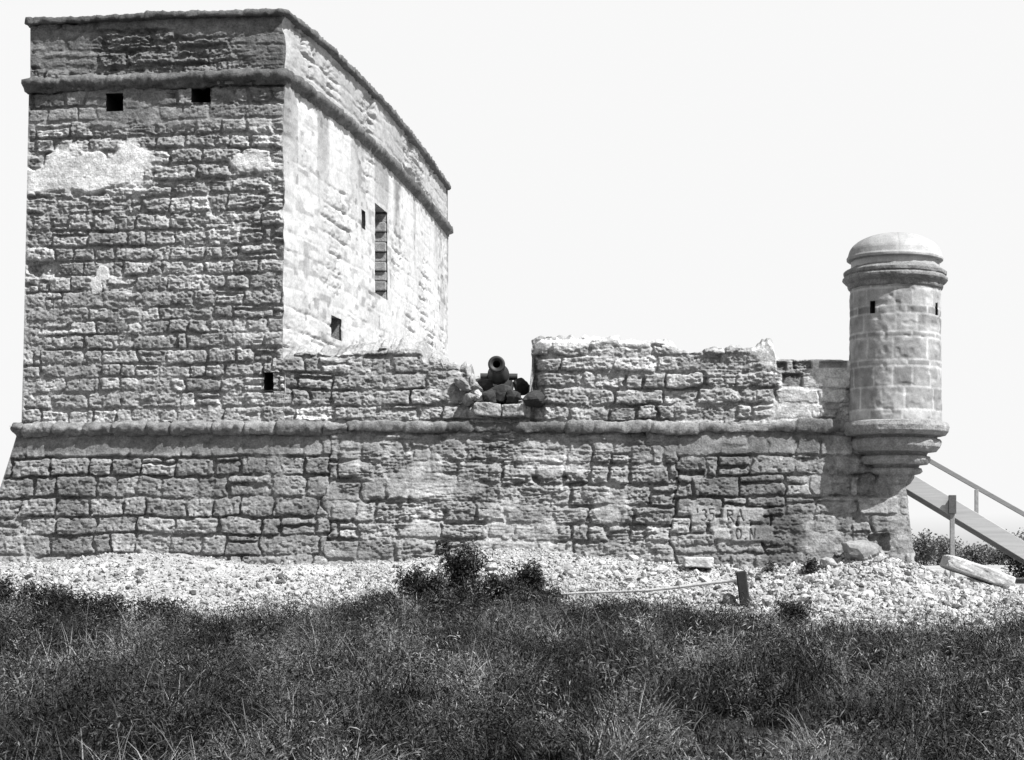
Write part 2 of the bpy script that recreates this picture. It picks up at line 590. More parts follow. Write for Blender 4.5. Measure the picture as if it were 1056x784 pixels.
h2, t2 = stone_field(S2, zz2, 404, zb2, 0.5, 1.0, np.clip(0.4 + 0.5 * fbm(S2 * .6, zz2, 96, 2), 0, 1), pl2, joint=0.045, split=0.2)
h2 = h2 * sstep(0, 0.12, S2)
WOB = corner_wob(zz2) * (1 - sstep(0, 0.5, S2))
off = h2 - 0.03
X2 = SD[:, 0][None, :] + SIDE_N[:, 0][None, :] * off + WOB
Y2 = SD[:, 1][None, :] + SIDE_N[:, 1][None, :] * off
Y2 = Y2 + 0.03 * (1 - sstep(0, 0.12, S2))
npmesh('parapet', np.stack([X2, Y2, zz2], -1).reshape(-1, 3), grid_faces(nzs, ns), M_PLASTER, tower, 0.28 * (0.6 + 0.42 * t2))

# --- left and rear walls and the roof, out of the photograph's sight
bm = bmesh.new()
fl, fb = Vector((-11.99, 30.53, 0)), Vector((-11.6, 44.6, 0))
rb = Vector((SD[-1, 0], SD[-1, 1], 0))


def quad(bm, a, b, z0, z1, top_in=0.0):
    vs = [bm.verts.new((a.x, a.y, z0)), bm.verts.new((b.x, b.y, z0)), bm.verts.new((b.x, b.y, z1)), bm.verts.new((a.x + top_in, a.y, z1))]
    bm.faces.new(vs)


bm.faces.new([bm.verts.new(p) for p in ((-11.75, 44.6, ZB), (-11.96, 30.56, ZB), (-11.78, 30.56, Z_TOP - 0.1), (-11.6, 44.6, Z_TOP - 0.1))])
quad(bm, rb, fb, 3.6, Z_TOP - 0.1)
bmobj('wall', bm, M_STONE, tower, 0.2)
bm = bmesh.new()
bm.faces.new([bm.verts.new(p) for p in ((-11.8, 30.6, 9.72), (-7.4, 30.1, 9.72), (-6.9, 44.3, 9.72), (-11.6, 44.5, 9.72))])
bmobj('roof', bm, M_STONE, tower, 0.3)


# --- rounded mouldings
def roll(name, path, prof, mat, parent, tone, seed, seg=0.62, wob=0.008, gapd=0.35, eroded=None, step=0.028, closed_ends=True, tvar=0.25):
    """sweep a closed profile [(out, up), ...] along a plan path [(x, y, z)]; out is to the right of travel.
    Joints between stones every ~seg metres, wear from noise; eroded(s, x) -> 0..1 shrinks the moulding."""
    Pth, s = resample(path, step)
    T = np.gradient(Pth, axis=0)
    T[:, 2] = 0
    T /= np.linalg.norm(T, axis=1)[:, None]
    Nn = np.stack([T[:, 1], -T[:, 0], 0 * T[:, 0]], 1)
    prof = np.asarray(prof, float)
    m = len(prof)
    rng = np.random.default_rng(seed)
    j = [0.0]
    while j[-1] < s[-1]:
        j.append(j[-1] + seg * rng.uniform(0.6, 1.35))
    j = np.array(j)
    idx = np.clip(np.searchsorted(j, s) - 1, 0, len(j) - 2)
    dj = np.minimum(s - j[idx], j[idx + 1] - s)
    rs = rng.random((len(j) + 1, 4))
    gap = 1 - gapd * (1 - sstep(0.004, 0.045, dj)) * (0.35 + 0.65 * rs[idx, 3])
    sc = gap * (0.94 + 0.12 * rs[idx, 0])
    dz = (rs[idx, 1] - 0.5) * 0.018 + 0.012 * fbm(s * 0.5, s * 0, seed, 2)
    if eroded is not None:
        sc = sc * (1 - eroded(s, Pth[:, 0]))
    ang = np.arange(m) / m
    A, S_ = np.meshgrid(ang, s)
    nn = wob * 1.6 * fbm(S_ * 5, A * 5, seed + 3, 3) + wob * fbm(S_ * 17, A * 11, seed + 4, 2)
    o = prof[None, :, 0] * sc[:, None] + nn * np.sign(prof[None, :, 0] + 1e-6) * (prof[None, :, 0] > 0.0)
    u = prof[None, :, 1] * (0.35 + 0.65 * sc[:, None]) + nn * np.sign(prof[None, :, 1]) + dz[:, None]
    V = Pth[:, None, :] + Nn[:, None, :] * o[..., None]
    V[..., 2] += u
    n = len(s)
    i = np.arange(n - 1)[:, None] * m
    k = np.arange(m)[None, :]
    k2 = (k + 1) % m
    f = np.stack([i + k, i + k2, i + m + k2, i + m + k], -1).reshape(-1, 4)
    tt = tone * (1 - tvar / 2 + tvar * rs[idx, 2])[:, None] * (1 + 0.35 * fbm(S_ * 2.3, A * 4, seed + 6, 4))
    return npmesh(name, V.reshape(-1, 3), f, mat, parent, np.clip(tt, 0.02, 0.9))


def half_round(r_out, r_up, back=-0.12, n=12):
    p = []
    for i in range(n + 1):
        a = -math.pi / 2 + math.pi * i / n
        p.append((r_out * math.cos(a), r_up * math.sin(a)))
    p.append((back, r_up * 0.98))
    p.append((back, -r_up * 0.98))
    return p


def with_corner(pts):
    return pts


side_path = [(float(a), float(b)) for a, b in SD[::12]] + [tuple(SD[-1])]
corn = [(-11.70, 38.0), (-11.80, 30.52)] + [(-7.39, 30.0)] + side_path[1:] + [(-8.2, 44.5)]
roll('cornice', [(x, y, Z_CORN) for x, y in corn], [(0.0, -0.15), (0.035, -0.15), (0.045, -0.10), (0.09, -0.085), (0.125, -0.05), (0.14, 0.0), (0.125, 0.05), (0.085, 0.09), (0.0, 0.115), (-0.12, 0.115), (-0.12, -0.15)],
     M_STONE, tower, 0.095, 61, 0.8, 0.012, 0.25)
roll('coping', [(x, y, Z_TOP - 0.065) for x, y in corn], [(-0.45, 0.05), (-0.45, -0.06), (0.0, -0.06), (0.07, -0.055), (0.085, -0.04), (0.085, 0.025), (0.06, 0.05), (-0.1, 0.06)],
     M_STONE, tower, 0.085, 62, 0.75, 0.010, 0.3)


def cord_er(s, x):
    e = 0.75 * np.exp(-((x + 6.45) / 0.16) ** 2)
    return np.clip(e, 0, 0.85)


roll('cordon', [(-11.9, 38.0, Z_CORD), (-11.99, 30.53, Z_CORD), (-7.4, 30.0, Z_CORD), (-6.3, 29.99, Z_CORD)], half_round(0.16, 0.118), M_STONE, tower, 0.14, 63, 0.62, 0.014, 0.5, cord_er, tvar=0.5)

# ================================================================== FORT WALL
fort = thing('fort_wall', 'long battered stone gun-deck wall with broken parapet joining tower and turret', 'wall', (-4.5, 32.0, 1.0))
X_END = 2.86


def lw_left(z):
    return -12.0 - 0.27 * np.maximum(0, Z_CORD - z) ** 1.05


def lw_right(z):
    return X_END + 0.10 * np.maximum(0, Z_CORD - z)


def lw_y(x, z):
    return front_y(x) - 0.13 * np.maximum(0, Z_CORD - z)


nx, nz = 1240, 250
U, Vv = np.meshgrid(np.linspace(0, 1, nx), np.linspace(0, 1, nz))
zlo = 0.95
zz = zlo + (Z_CORD - zlo) * Vv
xl, xr = lw_left(zz), lw_right(zz)
xx = xl + (xr - xl) * U
pxx = xx * 62 + 750
# course heights read off the wall (photo rows)
zb = np.array(sorted([Z30(p) for p in (448 - 14, 449, 471, 491, 513, 533, 551, 572, 590, 606, 625, 645)]))
mid = sstep(325, 345, pxx) * (1 - sstep(660, 720, pxx))
right = sstep(800, 830, pxx + 12 * fbm(xx * 2, zz * 2, 5, 3))
ero = np.clip(0.15 + 0.85 * mid * (0.75 + 0.5 * fbm(xx * 0.8, zz * 1.2, 44, 3)) + 0.2 * fbm(xx, zz, 45, 2), 0, 1.15)
pl = 0.85 * (1 - sstep(0.42, 0.5, (Z_CORD - zz) + 0.05 * fbm(xx * 2.2, zz * 3, 46, 4))) * (0.55 + 0.45 * (1 - mid)) * sstep(0.25, 0.5, vn(xx * 0.7, zz * 0.9, 47) + 0.35 * (1 - mid))
pl = np.maximum(pl, 0.62 * right * sstep(0.45, 0.65, vn(xx * 2.0, zz * 2.6, 48)))
pl = np.maximum(pl, 0.6 * mid * sstep(0.60, 0.75, vn(xx * 1.6, zz * 2.6, 49)))
pl = np.maximum(pl, blob(xx, zz, X30(420), Z30(500), 0.5, 0.2, 50) * 0.7)
seam1 = 338 + 9 * fbm(zz * 2.5, zz * 0, 401, 3)
seam2 = 690 + 12 * fbm(zz * 2.5, zz * 0, 402, 3)
zsh = zz + 0.085 * (pxx > seam1) + 0.05 * (pxx > 520 + 8 * fbm(zz * 3, zz * 0, 403, 3)) - 0.14 * (pxx > seam2)
seam = np.minimum(np.abs(pxx - seam1), np.abs(pxx - seam2)) / 62
h, t = stone_field(xx, zsh, 505, zb, 0.30, 0.80, ero, pl, joint=0.066, split=0.2, missing=0.006, offs=0.026)
h = h - 0.05 * (1 - sstep(0.008, 0.03, seam)) * (1 - pl)
# three lettered stones, dressed flat then cut
for (a, b, c, d) in ((712, 738, 523, 540), (744, 787, 524, 539), (754, 797, 543, 559), (735, 753, 546, 557)):
    sm = (sstep(a - 2, a + 2, pxx) * (1 - sstep(b - 2, b + 2, pxx)) * sstep(Z30(d) - 0.03, Z30(d) + 0.03, zz) * (1 - sstep(Z30(c) - 0.03, Z30(c) + 0.03, zz)))
    h = h * (1 - 0.95 * sm) + 0.95 * sm * (0.034 + 0.004 * fbm(xx * 14, zz * 20, 311, 2))
    t = t * (1 - 0.7 * sm) + 0.7 * sm * 1.3
cv = np.maximum(carve(xx, zz, "'35", X30(716), Z30(537.5), 0.105, 0.19, 0.012), carve(xx, zz, "RA.", X30(749.5), Z30(537.5), 0.125, 0.18, 0.035))
cv = np.maximum(cv, carve(xx, zz, "O.N.", X30(758.5), Z30(556.5), 0.10, 0.17, 0.012))
h = h - 0.024 * cv * (0.6 + 0.4 * vn(xx * 6, zz * 6, 322))
edge = sstep(0, 0.05, xr - xx) * sstep(0, 0.05, xx - xl)
h = h * edge
dark_patches = blob(xx, zz, X30(800), Z30(548), 0.34, 0.75, 301) * 0.45 + blob(xx, zz, X30(760), Z30(470), 0.5, 0.2, 302) * 0.25  # two darker patches on the lower wall, left of the turret
tone = 0.205 * t * (1 + 0.05 * mid) * (1 - 0.6 * cv) * (1 - dark_patches)
tone = np.where(pl > 0.3, tone * (1 + 0.22 * right + 0.2 * mid), tone)
cordon_shade = 1 - sstep(0.36, 0.48, (Z_CORD - zz) + 0.06 * fbm(xx * 2.2, zz * 3, 46, 4))
tone = tone * (1 - 0.25 * cordon_shade)  # the cordon's shadow, darkened into the tone of the wall below it
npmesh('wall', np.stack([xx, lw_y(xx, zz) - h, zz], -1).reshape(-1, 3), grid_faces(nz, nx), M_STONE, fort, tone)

# right hand return wall of the platform (seen only from further right)
ny, nz = 420, 110
U, Vv = np.meshgrid(np.linspace(0, 1, ny), np.linspace(0, 1, nz))
zz = 0.4 + (Z_CORD + 0.02 - 0.4) * Vv
y0 = 30.0 - 0.13 * np.maximum(0, Z_CORD - zz)
yy = y0 + (45.0 - y0) * U
zb2 = make_courses(0.3, 4.2, 0.26, 0.34, np.random.default_rng(31))
h, t = stone_field(yy, zz, 606, zb2, 0.4, 0.9, None, None)
h = h * sstep(0, 0.06, yy - y0)
npmesh('wall', np.stack([lw_right(zz) + h, yy, zz], -1).reshape(-1, 3), grid_faces(nz, ny), M_STONE, fort, 0.26 * t)
bm = bmesh.new()
bm.faces.new([bm.verts.new(p) for p in ((-12.8, 45, 0.4), (-12.86, 30.2, 0.4), (-11.99, 30.55, Z_CORD), (-11.9, 45, Z_CORD))])
quad(bm, Vector((3.0, 45, 0)), Vector((-12.2, 45, 0)), 0.4, Z_CORD + 0.05)
bmobj('wall', bm, M_STONE, fort, 0.25)
bm = bmesh.new()
bm.faces.new([bm.verts.new(p) for p in ((-12.2, 30.6, Z_CORD + 0.06), (X_END, 30.0, Z_CORD + 0.06), (X_END + 0.05, 45, Z_CORD + 0.06), (-12.1, 45, Z_CORD + 0.06))])
bmobj('gun_deck', bm, M_PLASTER, fort, 0.4)

# cordon of the wall from the break to the turret
roll('cordon', [(-6.32, 29.985, Z_CORD + 0.005), (1.95, 29.985, Z_CORD + 0.005)], [(0.0, -0.115), (0.09, -0.11), (0.118, -0.09), (0.128, 0.0), (0.12, 0.075), (0.095, 0.10), (0.0, 0.112), (-0.12, 0.11), (-0.12, -0.112)], M_STONE, fort, 0.15, 64, 0.72, 0.014, 0.45,
     lambda s, x: np.clip(0.28 + 0.34 * fbm(s * 1.6, s * 0, 65, 4), 0, 0.75), tvar=0.9)

# parapet: one irregular sheet with its crumbling top, then over the top and down behind
TOPL = [(283, 367), (300, 365), (330, 363), (345, 361), (398, 360), (434, 359), (436.5, 365), (455, 364), (457, 371), (478, 372.5), (480.5, 386), (487, 388), (489.5, 402), (497, 404), (500, 414),
        (540, 415), (545.5, 408), (546.5, 350), (552, 347.5), (590, 348), (640, 346), (680, 346), (692, 349), (702, 356), (712, 358), (764, 357), (771, 353), (792, 350.5), (797, 353), (799.5, 365), (804, 370), (880, 371)]
TP = np.array(TOPL, float)


def top_z(x):
    px = x * 62 + 750
    base = Z30(np.interp(px, TP[:, 0], TP[:, 1]))
    rg = 1 - 0.85 * sstep(795, 803, px)
    nn = 0.035 * fbm(x * 3.5, x * 0 + 2.2, 71, 3) + 0.02 * fbm(x * 13, x * 0 + 1.2, 72, 2)
    # stones missing along the edge
    return base + rg * (nn - 0.07 * sstep(0.62, 0.7, vn(x * 2.4, x * 0 + 5.5, 73)))


nx, nz, nt = 800, 130, 30
X0p, X1p = -7.55, X30(882)
us = np.linspace(0, 1, nx)
xs = X0p + (X1p - X0p) * us
tz = top_z(xs)
V1 = np.linspace(0, 1, nz)[:, None]
zz = (Z_CORD - 0.02) + (tz[None, :] - Z_CORD + 0.02) * V1
xx = np.broadcast_to(xs, zz.shape).copy()
pxx = xx * 62 + 750
zb = np.array(sorted([Z30(p) for p in (462, 447, 434, 418, 401, 384, 367, 349, 333)]))
right = sstep(775, 800, pxx + 14 * fbm(xx * 2, zz * 2, 15, 3))
ero = np.clip(0.35 + 0.35 * fbm(xx * 1.1, zz * 1.4, 74, 3) + 0.5 * sstep(540, 560, pxx) * (1 - right) * sstep(4.9, 5.2, zz), 0, 1.1)
pl = 0.9 * right * sstep(0.30, 0.55, vn(xx * 1.7, zz * 2.1, 75))
pl = np.maximum(pl, 0.8 * sstep(545, 555, pxx) * (1 - sstep(690, 715, pxx)) * sstep(4.98, 5.08, zz + 0.05 * fbm(xx * 3, zz * 3, 76, 3)))
pl = np.maximum(pl, 0.9 * blob(xx, zz, X30(786), Z30(366), 0.16, 0.2, 79))
h, t = stone_field(xx, zz, 707, zb, 0.32, 0.85, ero, pl, joint=0.075, split=0.18, missing=0.012, offs=0.03)
# embrasure cheeks turn back from the face
ck = 1 - sstep(0, 0.30, (pxx - 546.5) / 62)
h = h - 0.22 * ck * (pxx > 546)
ck2 = 1 - sstep(0, 0.35, (482 - pxx) / 62)
h = h - 0.15 * ck2 * (pxx < 484)
sill = (pxx > 482) & (pxx < 546.5)
h = h - 0.0 * sill
topd = tz[None, :] - zz
h = h - 0.05 * (1 - sstep(0, 0.09, topd)) ** 2
band_lo = 1 - sstep(0.0, 0.05, zz - Z_CORD)
tone = 0.28 * t
tone = np.where(pl > 0.3, tone * 1.7, tone)
# little square putlog holes near the turret, filled darker
Yf = front_y(xx) * 0 + 30.0 - h
rows = [np.stack([xx, Yf, zz], -1)]
tones = [tone]
thick = 0.95 - 0.45 * sstep(790, 800, xs * 62 + 750)
tt = np.linspace(0, 1, nt)[1:]
for q in tt:
    yy = Yf[-1] + q * thick
    bump = 0.06 * fbm(xs * 3.0, yy * 3.0, 81, 4) + 0.05 * fbm(xs * 8, yy * 8, 82, 3)
    px_ = xs * 62 + 750
    rise = 0.19 * sstep(0.0, 0.6, q) * (1 - sstep(430, 470, px_))
    sm = 1 - 0.7 * sstep(795, 803, px_)
    rows.append(np.stack([xs, yy, tz + (bump * (0.55 + 0.45 * sstep(440, 480, px_)) + rise) * sm * min(1, q * 4) - 0.25 * max(0, q - 0.85)], -1)[None])
    tones.append((0.24 * (1 + 0.45 * fbm(xs * 2, yy * 2, 83, 4)))[None])
rows.append(np.stack([xs, rows[-1][0, :, 1] + 0.02, np.full_like(xs, Z_CORD)], -1)[None])
tones.append(np.full((1, nx), 0.25))
A = np.concatenate(rows, 0)
dx_ = X30(546.8) - A[..., 0]
A[..., 0] += np.exp(-(dx_ / 0.12) ** 2) * (0.05 * fbm(A[..., 2] * 4.0, A[..., 1] * 3, 85, 3) + 0.03 * fbm(A[..., 2] * 12, A[..., 1] * 9, 86, 2))
TT = np.concatenate(tones, 0)
PH = [(X30(801), X30(811), Z30(382), Z30(373.5)), (X30(817), X30(838), Z30(380.5), Z30(372.8)), (X30(845), X30(874), Z30(379.5), Z30(372.5)), (X30(807), X30(828), Z30(399), Z30(385))]
cxm = (A[1:, 1:, 0] + A[:-1, :-1, 0]) / 2
czm = (A[1:, 1:, 2] + A[:-1, :-1, 2]) / 2
frontmask = np.zeros(cxm.shape, bool)
frontmask[:nz - 1] = True
# worn sockets where stones have fallen out of the plastered end
for (x0, x1, z0, z1) in PH:
    s_ = sstep(x0 - 0.02, x0 + 0.02, A[..., 0]) * (1 - sstep(x1 - 0.02, x1 + 0.02, A[..., 0])) * sstep(z0 - 0.02, z0 + 0.02, A[..., 2]) * (1 - sstep(z1 - 0.02, z1 + 0.015, A[..., 2]))
    s_[nz:] = 0
    A[..., 1] += 0.06 * s_
    TT = TT * (1 - 0.55 * s_)
npmesh('parapet', A.reshape(-1, 3), grid_faces(A.shape[0], nx), M_STONE, fort, TT)

# ================================================================== SENTRY TURRET
GX, GY = 2.80, 30.08
turret = thing('sentry_turret', 'round domed stone sentry turret on a stepped corbel at the wall corner', 'turret', (GX, GY, 3.2))


def lathe(name, prof, mat, parent, tonef, n=128, seed=0, amp=0.006, hfun=None, holes=None, cx=GX, cy=GY):
    prof = np.asarray(prof, float)
    s = np.concatenate([[0], np.cumsum(np.hypot(*np.diff(prof, axis=0).T))])
    m = max(8, int(s[-1] / 0.018))
    # keep the profile's own corners
    t = np.unique(np.concatenate([np.linspace(0, s[-1], m), s]))
    r = np.interp(t, s, prof[:, 0])
    z = np.interp(t, s, prof[:, 1])
    th = np.linspace(0, 2 * math.pi, n, endpoint=False)
    TH, Rr = np.meshgrid(th, r)
    _, Z = np.meshgrid(th, z)
    arc = TH * 0.77
    hh = amp * fbm(arc * 6 , Z * 6 + Rr * 3, seed, 4)
    # seam-safe: fade the noise near the back seam
    hh = hh * sstep(0, 0.2, TH) * sstep(0, 0.2, 2 * math.pi - TH)
    tn = np.ones_like(TH)
    if hfun is not None:
        h2, tn = hfun(arc, Z)
        hh = hh + h2
    Rr = np.maximum(Rr + hh * (Rr > 0.02), 0.0)
    # TH = pi faces the camera (-Y)
    X = cx + Rr * np.sin(TH)
    Y = cy + Rr * np.cos(TH)
    V = np.stack([X, Y, Z], -1)
    f = []
    mm = len(t)
    i = np.arange(mm - 1)[:, None] * n
    k = np.arange(n)[None, :]
    k2 = (k + 1) % n
    f = np.stack([i + k, i + k2, i + n + k2, i + n + k], -1)
    if holes:
        tc = (TH[:-1] + math.pi / n)
        zc = (Z[:-1] + Z[1:]) / 2
        msk = np.zeros(tc.shape, bool)
        for (a0, a1, z0, z1) in holes:
            msk |= (tc > a0) & (tc < a1) & (zc > z0) & (zc < z1)
        f = f[~msk]
    tn = tn * (1 + 0.22 * fbm(arc * 1.8, Z * 2, seed + 5, 4))
    return npmesh(name, V.reshape(-1, 3), f.reshape(-1, 4), mat, parent, np.clip(tonef * tn, 0.03, 0.9))


px2 = lambda v: v / 62.0
# drum with dressed blocks and pale mortar
zdr = np.array(sorted([Z30(p) for p in (437, 425, 402, 381, 374.5, 352, 346, 328, 320, 302, 290)]))


def drum_h(a, z):
    h, t = stone_field(a, z, 808, zdr, 0.40, 0.62, np.zeros_like(a), np.zeros_like(a), joint=0.004, split=0.0, missing=0.0, warp=0.25, offs=0.003, jw0=0.010)
    rngm = np.abs(h)
    # pale pointing where two blocks meet
    xw = a
    k = np.clip(np.searchsorted(zdr, z.ravel()).reshape(z.shape) - 1, 0, len(zdr) - 2)
    return h * 0.35, t


def drum_tone(a, z):
    rng = np.random.default_rng(19)
    wob = 0.008 * fbm(a * 5, z * 5, 121, 2)
    k = np.clip(np.searchsorted(zdr, (z + wob).ravel()).reshape(z.shape) - 1, 0, len(zdr) - 2)
    tn = np.ones_like(a)
    dd = np.minimum(z + wob - zdr[k], zdr[k + 1] - z - wob)
    for i in range(len(zdr) - 1):
        m = k == i
        e = np.concatenate([[-1], np.cumsum(rng.uniform(0.3, 0.62, 30)) - 0.3])
        b = rng.random(40)
        thin = (zdr[i + 1] - zdr[i]) < 0.16
        j = np.clip(np.searchsorted(e, (a + wob)[m]) - 1, 0, len(e) - 2)
        dx = np.minimum((a + wob)[m] - e[j], e[j + 1] - (a + wob)[m])
        tn[m] = (0.58 if thin else 0.74) + 0.32 * b[j]
        dd[m] = np.minimum(dd[m], dx)
    mort = 1 - sstep(0.010, 0.024, dd)
    h = 0.004 * (1 - mort) + 0.004 * fbm(a * 14, z * 14, 122, 3) + 0.003 * fbm(a * 3, z * 3, 123, 3)
    tn = tn * (1 - mort) + mort * 1.28
    tn = tn * (1 + 0.25 * fbm(a * 7, z * 7, 124, 3))
    st = sstep(0.5, 0.85, vn(a * 5.0, z * 0.5, 126)) * sstep(Z30(350), Z30(300), z) + sstep(0.6, 0.9, vn(a * 4.0, z * 0.9, 127)) * 0.6
    tn = tn * (1 - 0.28 * np.clip(st, 0, 1))
    chip = sstep(0.74, 0.86, vn(a * 9, z * 9, 128))
    h = h - 0.012 * chip
    return h, tn


LOOP = []
for pxl in (896.5, 964.0):
    th = math.pi - math.asin(max(-1, min(1, (X30(pxl) - GX) / 0.765)))
    LOOP.append((th - 0.065, th + 0.065, Z30(327), Z30(315)))
lathe('drum', [(0.775, Z30(438)), (0.765, Z30(400)), (0.752, Z30(296))], M_ASHLAR, turret, 0.29, 256, 130, 0.004, drum_tone, LOOP)
for (a0, a1, z0, z1) in LOOP:
    pa = (GX + 0.757 * math.sin(a0), GY + 0.757 * math.cos(a0))
    pb = (GX + 0.757 * math.sin(a1), GY + 0.757 * math.cos(a1))
    am = (a0 + a1) / 2
    pa, pb = (pb, pa) if pa[0] > pb[0] else (pa, pb)
    niche('loophole', turret, (pa[0], pa[1], z0 - 0.01), (pb[0], pb[1], z1 + 0.01), 0.45, (-math.sin(am), -math.cos(am), 0), M_DARK, 0.05)
lathe('cornice', [(0.70, Z30(300)), (0.775, Z30(298.5)), (0.79, Z30(296)), (0.79, Z30(293.5)), (0.83, Z30(292)), (0.865, Z30(289.5)), (0.865, Z30(287)), (0.83, Z30(285)), (0.85, Z30(284)), (0.855, Z30(281)), (0.82, Z30(279)), (0.76, Z30(278)), (0.735, Z30(276))],
      M_STONE, turret, 0.17, 200, 131, 0.018)
lathe('neck', [(0.735, Z30(279)), (0.735, Z30(267))], M_ASHLAR, turret, 0.34, 128, 132, 0.008)


def dome_h(a, z):
    seg = np.abs(((a / 0.77 / (2 * math.pi) * 14) % 1) - 0.5)
    m = sstep(0.47, 0.495, seg)
    return -0.006 * m + 0.006 * fbm(a * 4, z * 4, 140, 4), 1 - 0.15 * m + 0.15 * fbm(a * 3, z * 5, 141, 3)


dome = [(0.735, Z30(270)), (0.80, Z30(269)), (0.805, Z30(266.5)), (0.785, Z30(264.5))]
for i in range(1, 17):
    q = i / 16 * math.pi / 2
    dome.append((0.775 * math.cos(q), Z30(264) + 0.385 * math.sin(q)))
dome[-1] = (0.003, dome[-1][1])
lathe('dome', dome, M_ASHLAR, turret, 0.27, 160, 133, 0.008, dome_h)
corb = [(0.0, Z30(508)), (0.10, Z30(505)), (0.24, Z30(499)), (0.31, Z30(493)), (0.32, Z30(490)), (0.40, Z30(489)), (0.44, Z30(486.5)), (0.43, Z30(483.5)), (0.38, Z30(482.5)), (0.40, Z30(480)), (0.54, Z30(479)), (0.585, Z30(475)), (0.57, Z30(471)), (0.51, Z30(470)),
        (0.53, Z30(467)), (0.68, Z30(466)), (0.745, Z30(461.5)), (0.755, Z30(456)), (0.73, Z30(453.5)), (0.68, Z30(452.5)), (0.69, Z30(450.5)), (0.83, Z30(449.5)), (0.88, Z30(446)), (0.89, Z30(441)), (0.86, Z30(436.5)), (0.80, Z30(435.5)), (0.76, Z30(435))]
lathe('corbel', corb, M_STONE, turret, 0.20, 220, 134, 0.022)

# ================================================================== CANNON
muz = Vector(at(512, 375.5, 30.12))
bre = Vector(at(516.5, 399, 32.3))
ax = (muz - bre).normalized()
cannon = thing('cannon', 'old dark iron cannon pointing out through the gap in the parapet', 'cannon', (muz.x, 31.4, Z_CORD + 0.06))
L_ = (muz - bre).length
prof = [(0.0, -0.30), (0.045, -0.30), (0.07, -0.26), (0.06, -0.20), (0.035, -0.16), (0.05, -0.10), (0.15, -0.04), (0.225, 0.0), (0.23, 0.05), (0.205, 0.07), (0.20, 0.5), (0.215, 0.52), (0.215, 0.57), (0.19, 0.59), (0.175, 1.2),
        (0.185, 1.22), (0.185, 1.26), (0.165, 1.28), (0.125, L_ - 0.35), (0.122, L_ - 0.25), (0.135, L_ - 0.23), (0.125, L_ - 0.2), (0.13, L_ - 0.12), (0.142, L_ - 0.05), (0.142, L_ - 0.012), (0.134, L_), (0.092, L_), (0.086, L_ - 0.012), (0.066, L_ - 0.014), (0.062, L_ - 0.02), (0.06, L_ - 0.6), (0.0, L_ - 0.6)]
bm = bmesh.new()
n = 40
rotq = ax.to_track_quat('Z', 'Y').to_matrix()
rings = []
for (r, t) in prof:
    rings.append([bm.verts.new(bre + rotq @ Vector((r * math.cos(2 * math.pi * i / n), r * math.sin(2 * math.pi * i / n), t))) for i in range(n)])
for a, b in zip(rings[:-1], rings[1:]):
    for i in range(n):
        j = (i + 1) % n
        bm.faces.new((a[i], a[j], b[j], b[i]))
bmesh.ops.remove_doubles(bm, verts=bm.verts, dist=1e-5)
barrel = bmobj('barrel', bm, M_IRON, cannon, 0.014, True)
barrel.data.polygons.foreach_set('use_smooth', [True] * len(barrel.data.polygons))
side = Vector((ax.y, -ax.x, 0)).normalized()
tc = bre + ax * 1.0
for sgn in (-1, 1):
    bm = bmesh.new()
    r = bmesh.ops.create_cone(bm, cap_ends=True, segments=20, radius1=0.06, radius2=0.06, depth=0.16)
    bmesh.ops.transform(bm, verts=bm.verts, matrix=Matrix.Translation(tc + side * sgn * 0.24) @ side.to_track_quat('Z', 'Y').to_matrix().to_4x4())
    bmobj('trunnion', bm, M_IRON, cannon, 0.014)
fwd = Vector((ax.x, ax.y, 0)).normalized()
zd = Z_CORD + 0.06
for sgn in (-1, 1):
    # stepped carriage cheek
    outl = [(-1.0, 0.22), (-1.0, 0.36), (-0.7, 0.36), (-0.7, 0.48), (-0.38, 0.48), (-0.38, 0.60), (-0.1, 0.60), (-0.06, 0.66), (0.45, 0.64), (0.62, 0.56), (0.66, 0.22)]
    bm = bmesh.new()
    fs = []
    for o in (-0.05, 0.05):
        fs.append([bm.verts.new(Vector((tc.x, tc.y, zd)) + fwd * a + side * (sgn * 0.30 + o) + Vector((0, 0, b))) for a, b in outl])
    bm.faces.new(fs[0])
    bm.faces.new(fs[1][::-1])
    for i in range(len(outl)):
        j = (i + 1) % len(outl)
        bm.faces.new((fs[0][i], fs[1][i], fs[1][j], fs[0][j]))
    bmesh.ops.recalc_face_normals(bm, faces=bm.faces)
    bmobj('carriage_cheek', bm, M_WOOD, cannon, 0.05)
for a in (-0.75, 0.4):
    bm = bmesh.new()
    c = Vector((tc.x, tc.y, zd + 0.20)) + fwd * a
    beam(bm, c - side * 0.52, c + side * 0.52, 0.12, 0.12)
    bmobj('axle', bm, M_WOOD, cannon, 0.05)
    for sgn in (-1, 1):
        bm = bmesh.new()
        bmesh.ops.create_cone(bm, cap_ends=True, segments=24, radius1=0.17, radius2=0.17, depth=0.10)
        bmesh.ops.transform(bm, verts=bm.verts, matrix=Matrix.Translation(c + side * sgn * 0.44) @ side.to_track_quat('Z', 'Y').to_matrix().to_4x4())
        bmobj('wheel', bm, M_WOOD, cannon, 0.045)


# ================================================================== GROUND
WB = np.array([(-80, 572), (0, 574), (60, 574), (120, 567), (180, 566), (240, 574), (300, 576), (340, 578), (430, 573), (500, 561), (560, 563), (640, 569), (700, 577), (770, 580), (815, 578), (850, 574), (895, 565), (940, 577), (990, 597), (1056, 607), (1150, 612)], float)
GL = np.array([(-200, 596), (0, 604), (60, 616), (110, 622), (150, 640), (230, 638), (300, 634), (360, 616), (420, 600), (470, 592), (520, 592), (570, 606), (620, 616), (700, 624), (780, 634), (840, 642), (900, 646), (960, 646), (1010, 640), (1056, 632), (1200, 628)], float)


def bank_top(x):   # ground height at the foot of the wall
    return Z30(np.interp(x * 62 + 750, WB[:, 0], WB[:, 1])) - 0.10


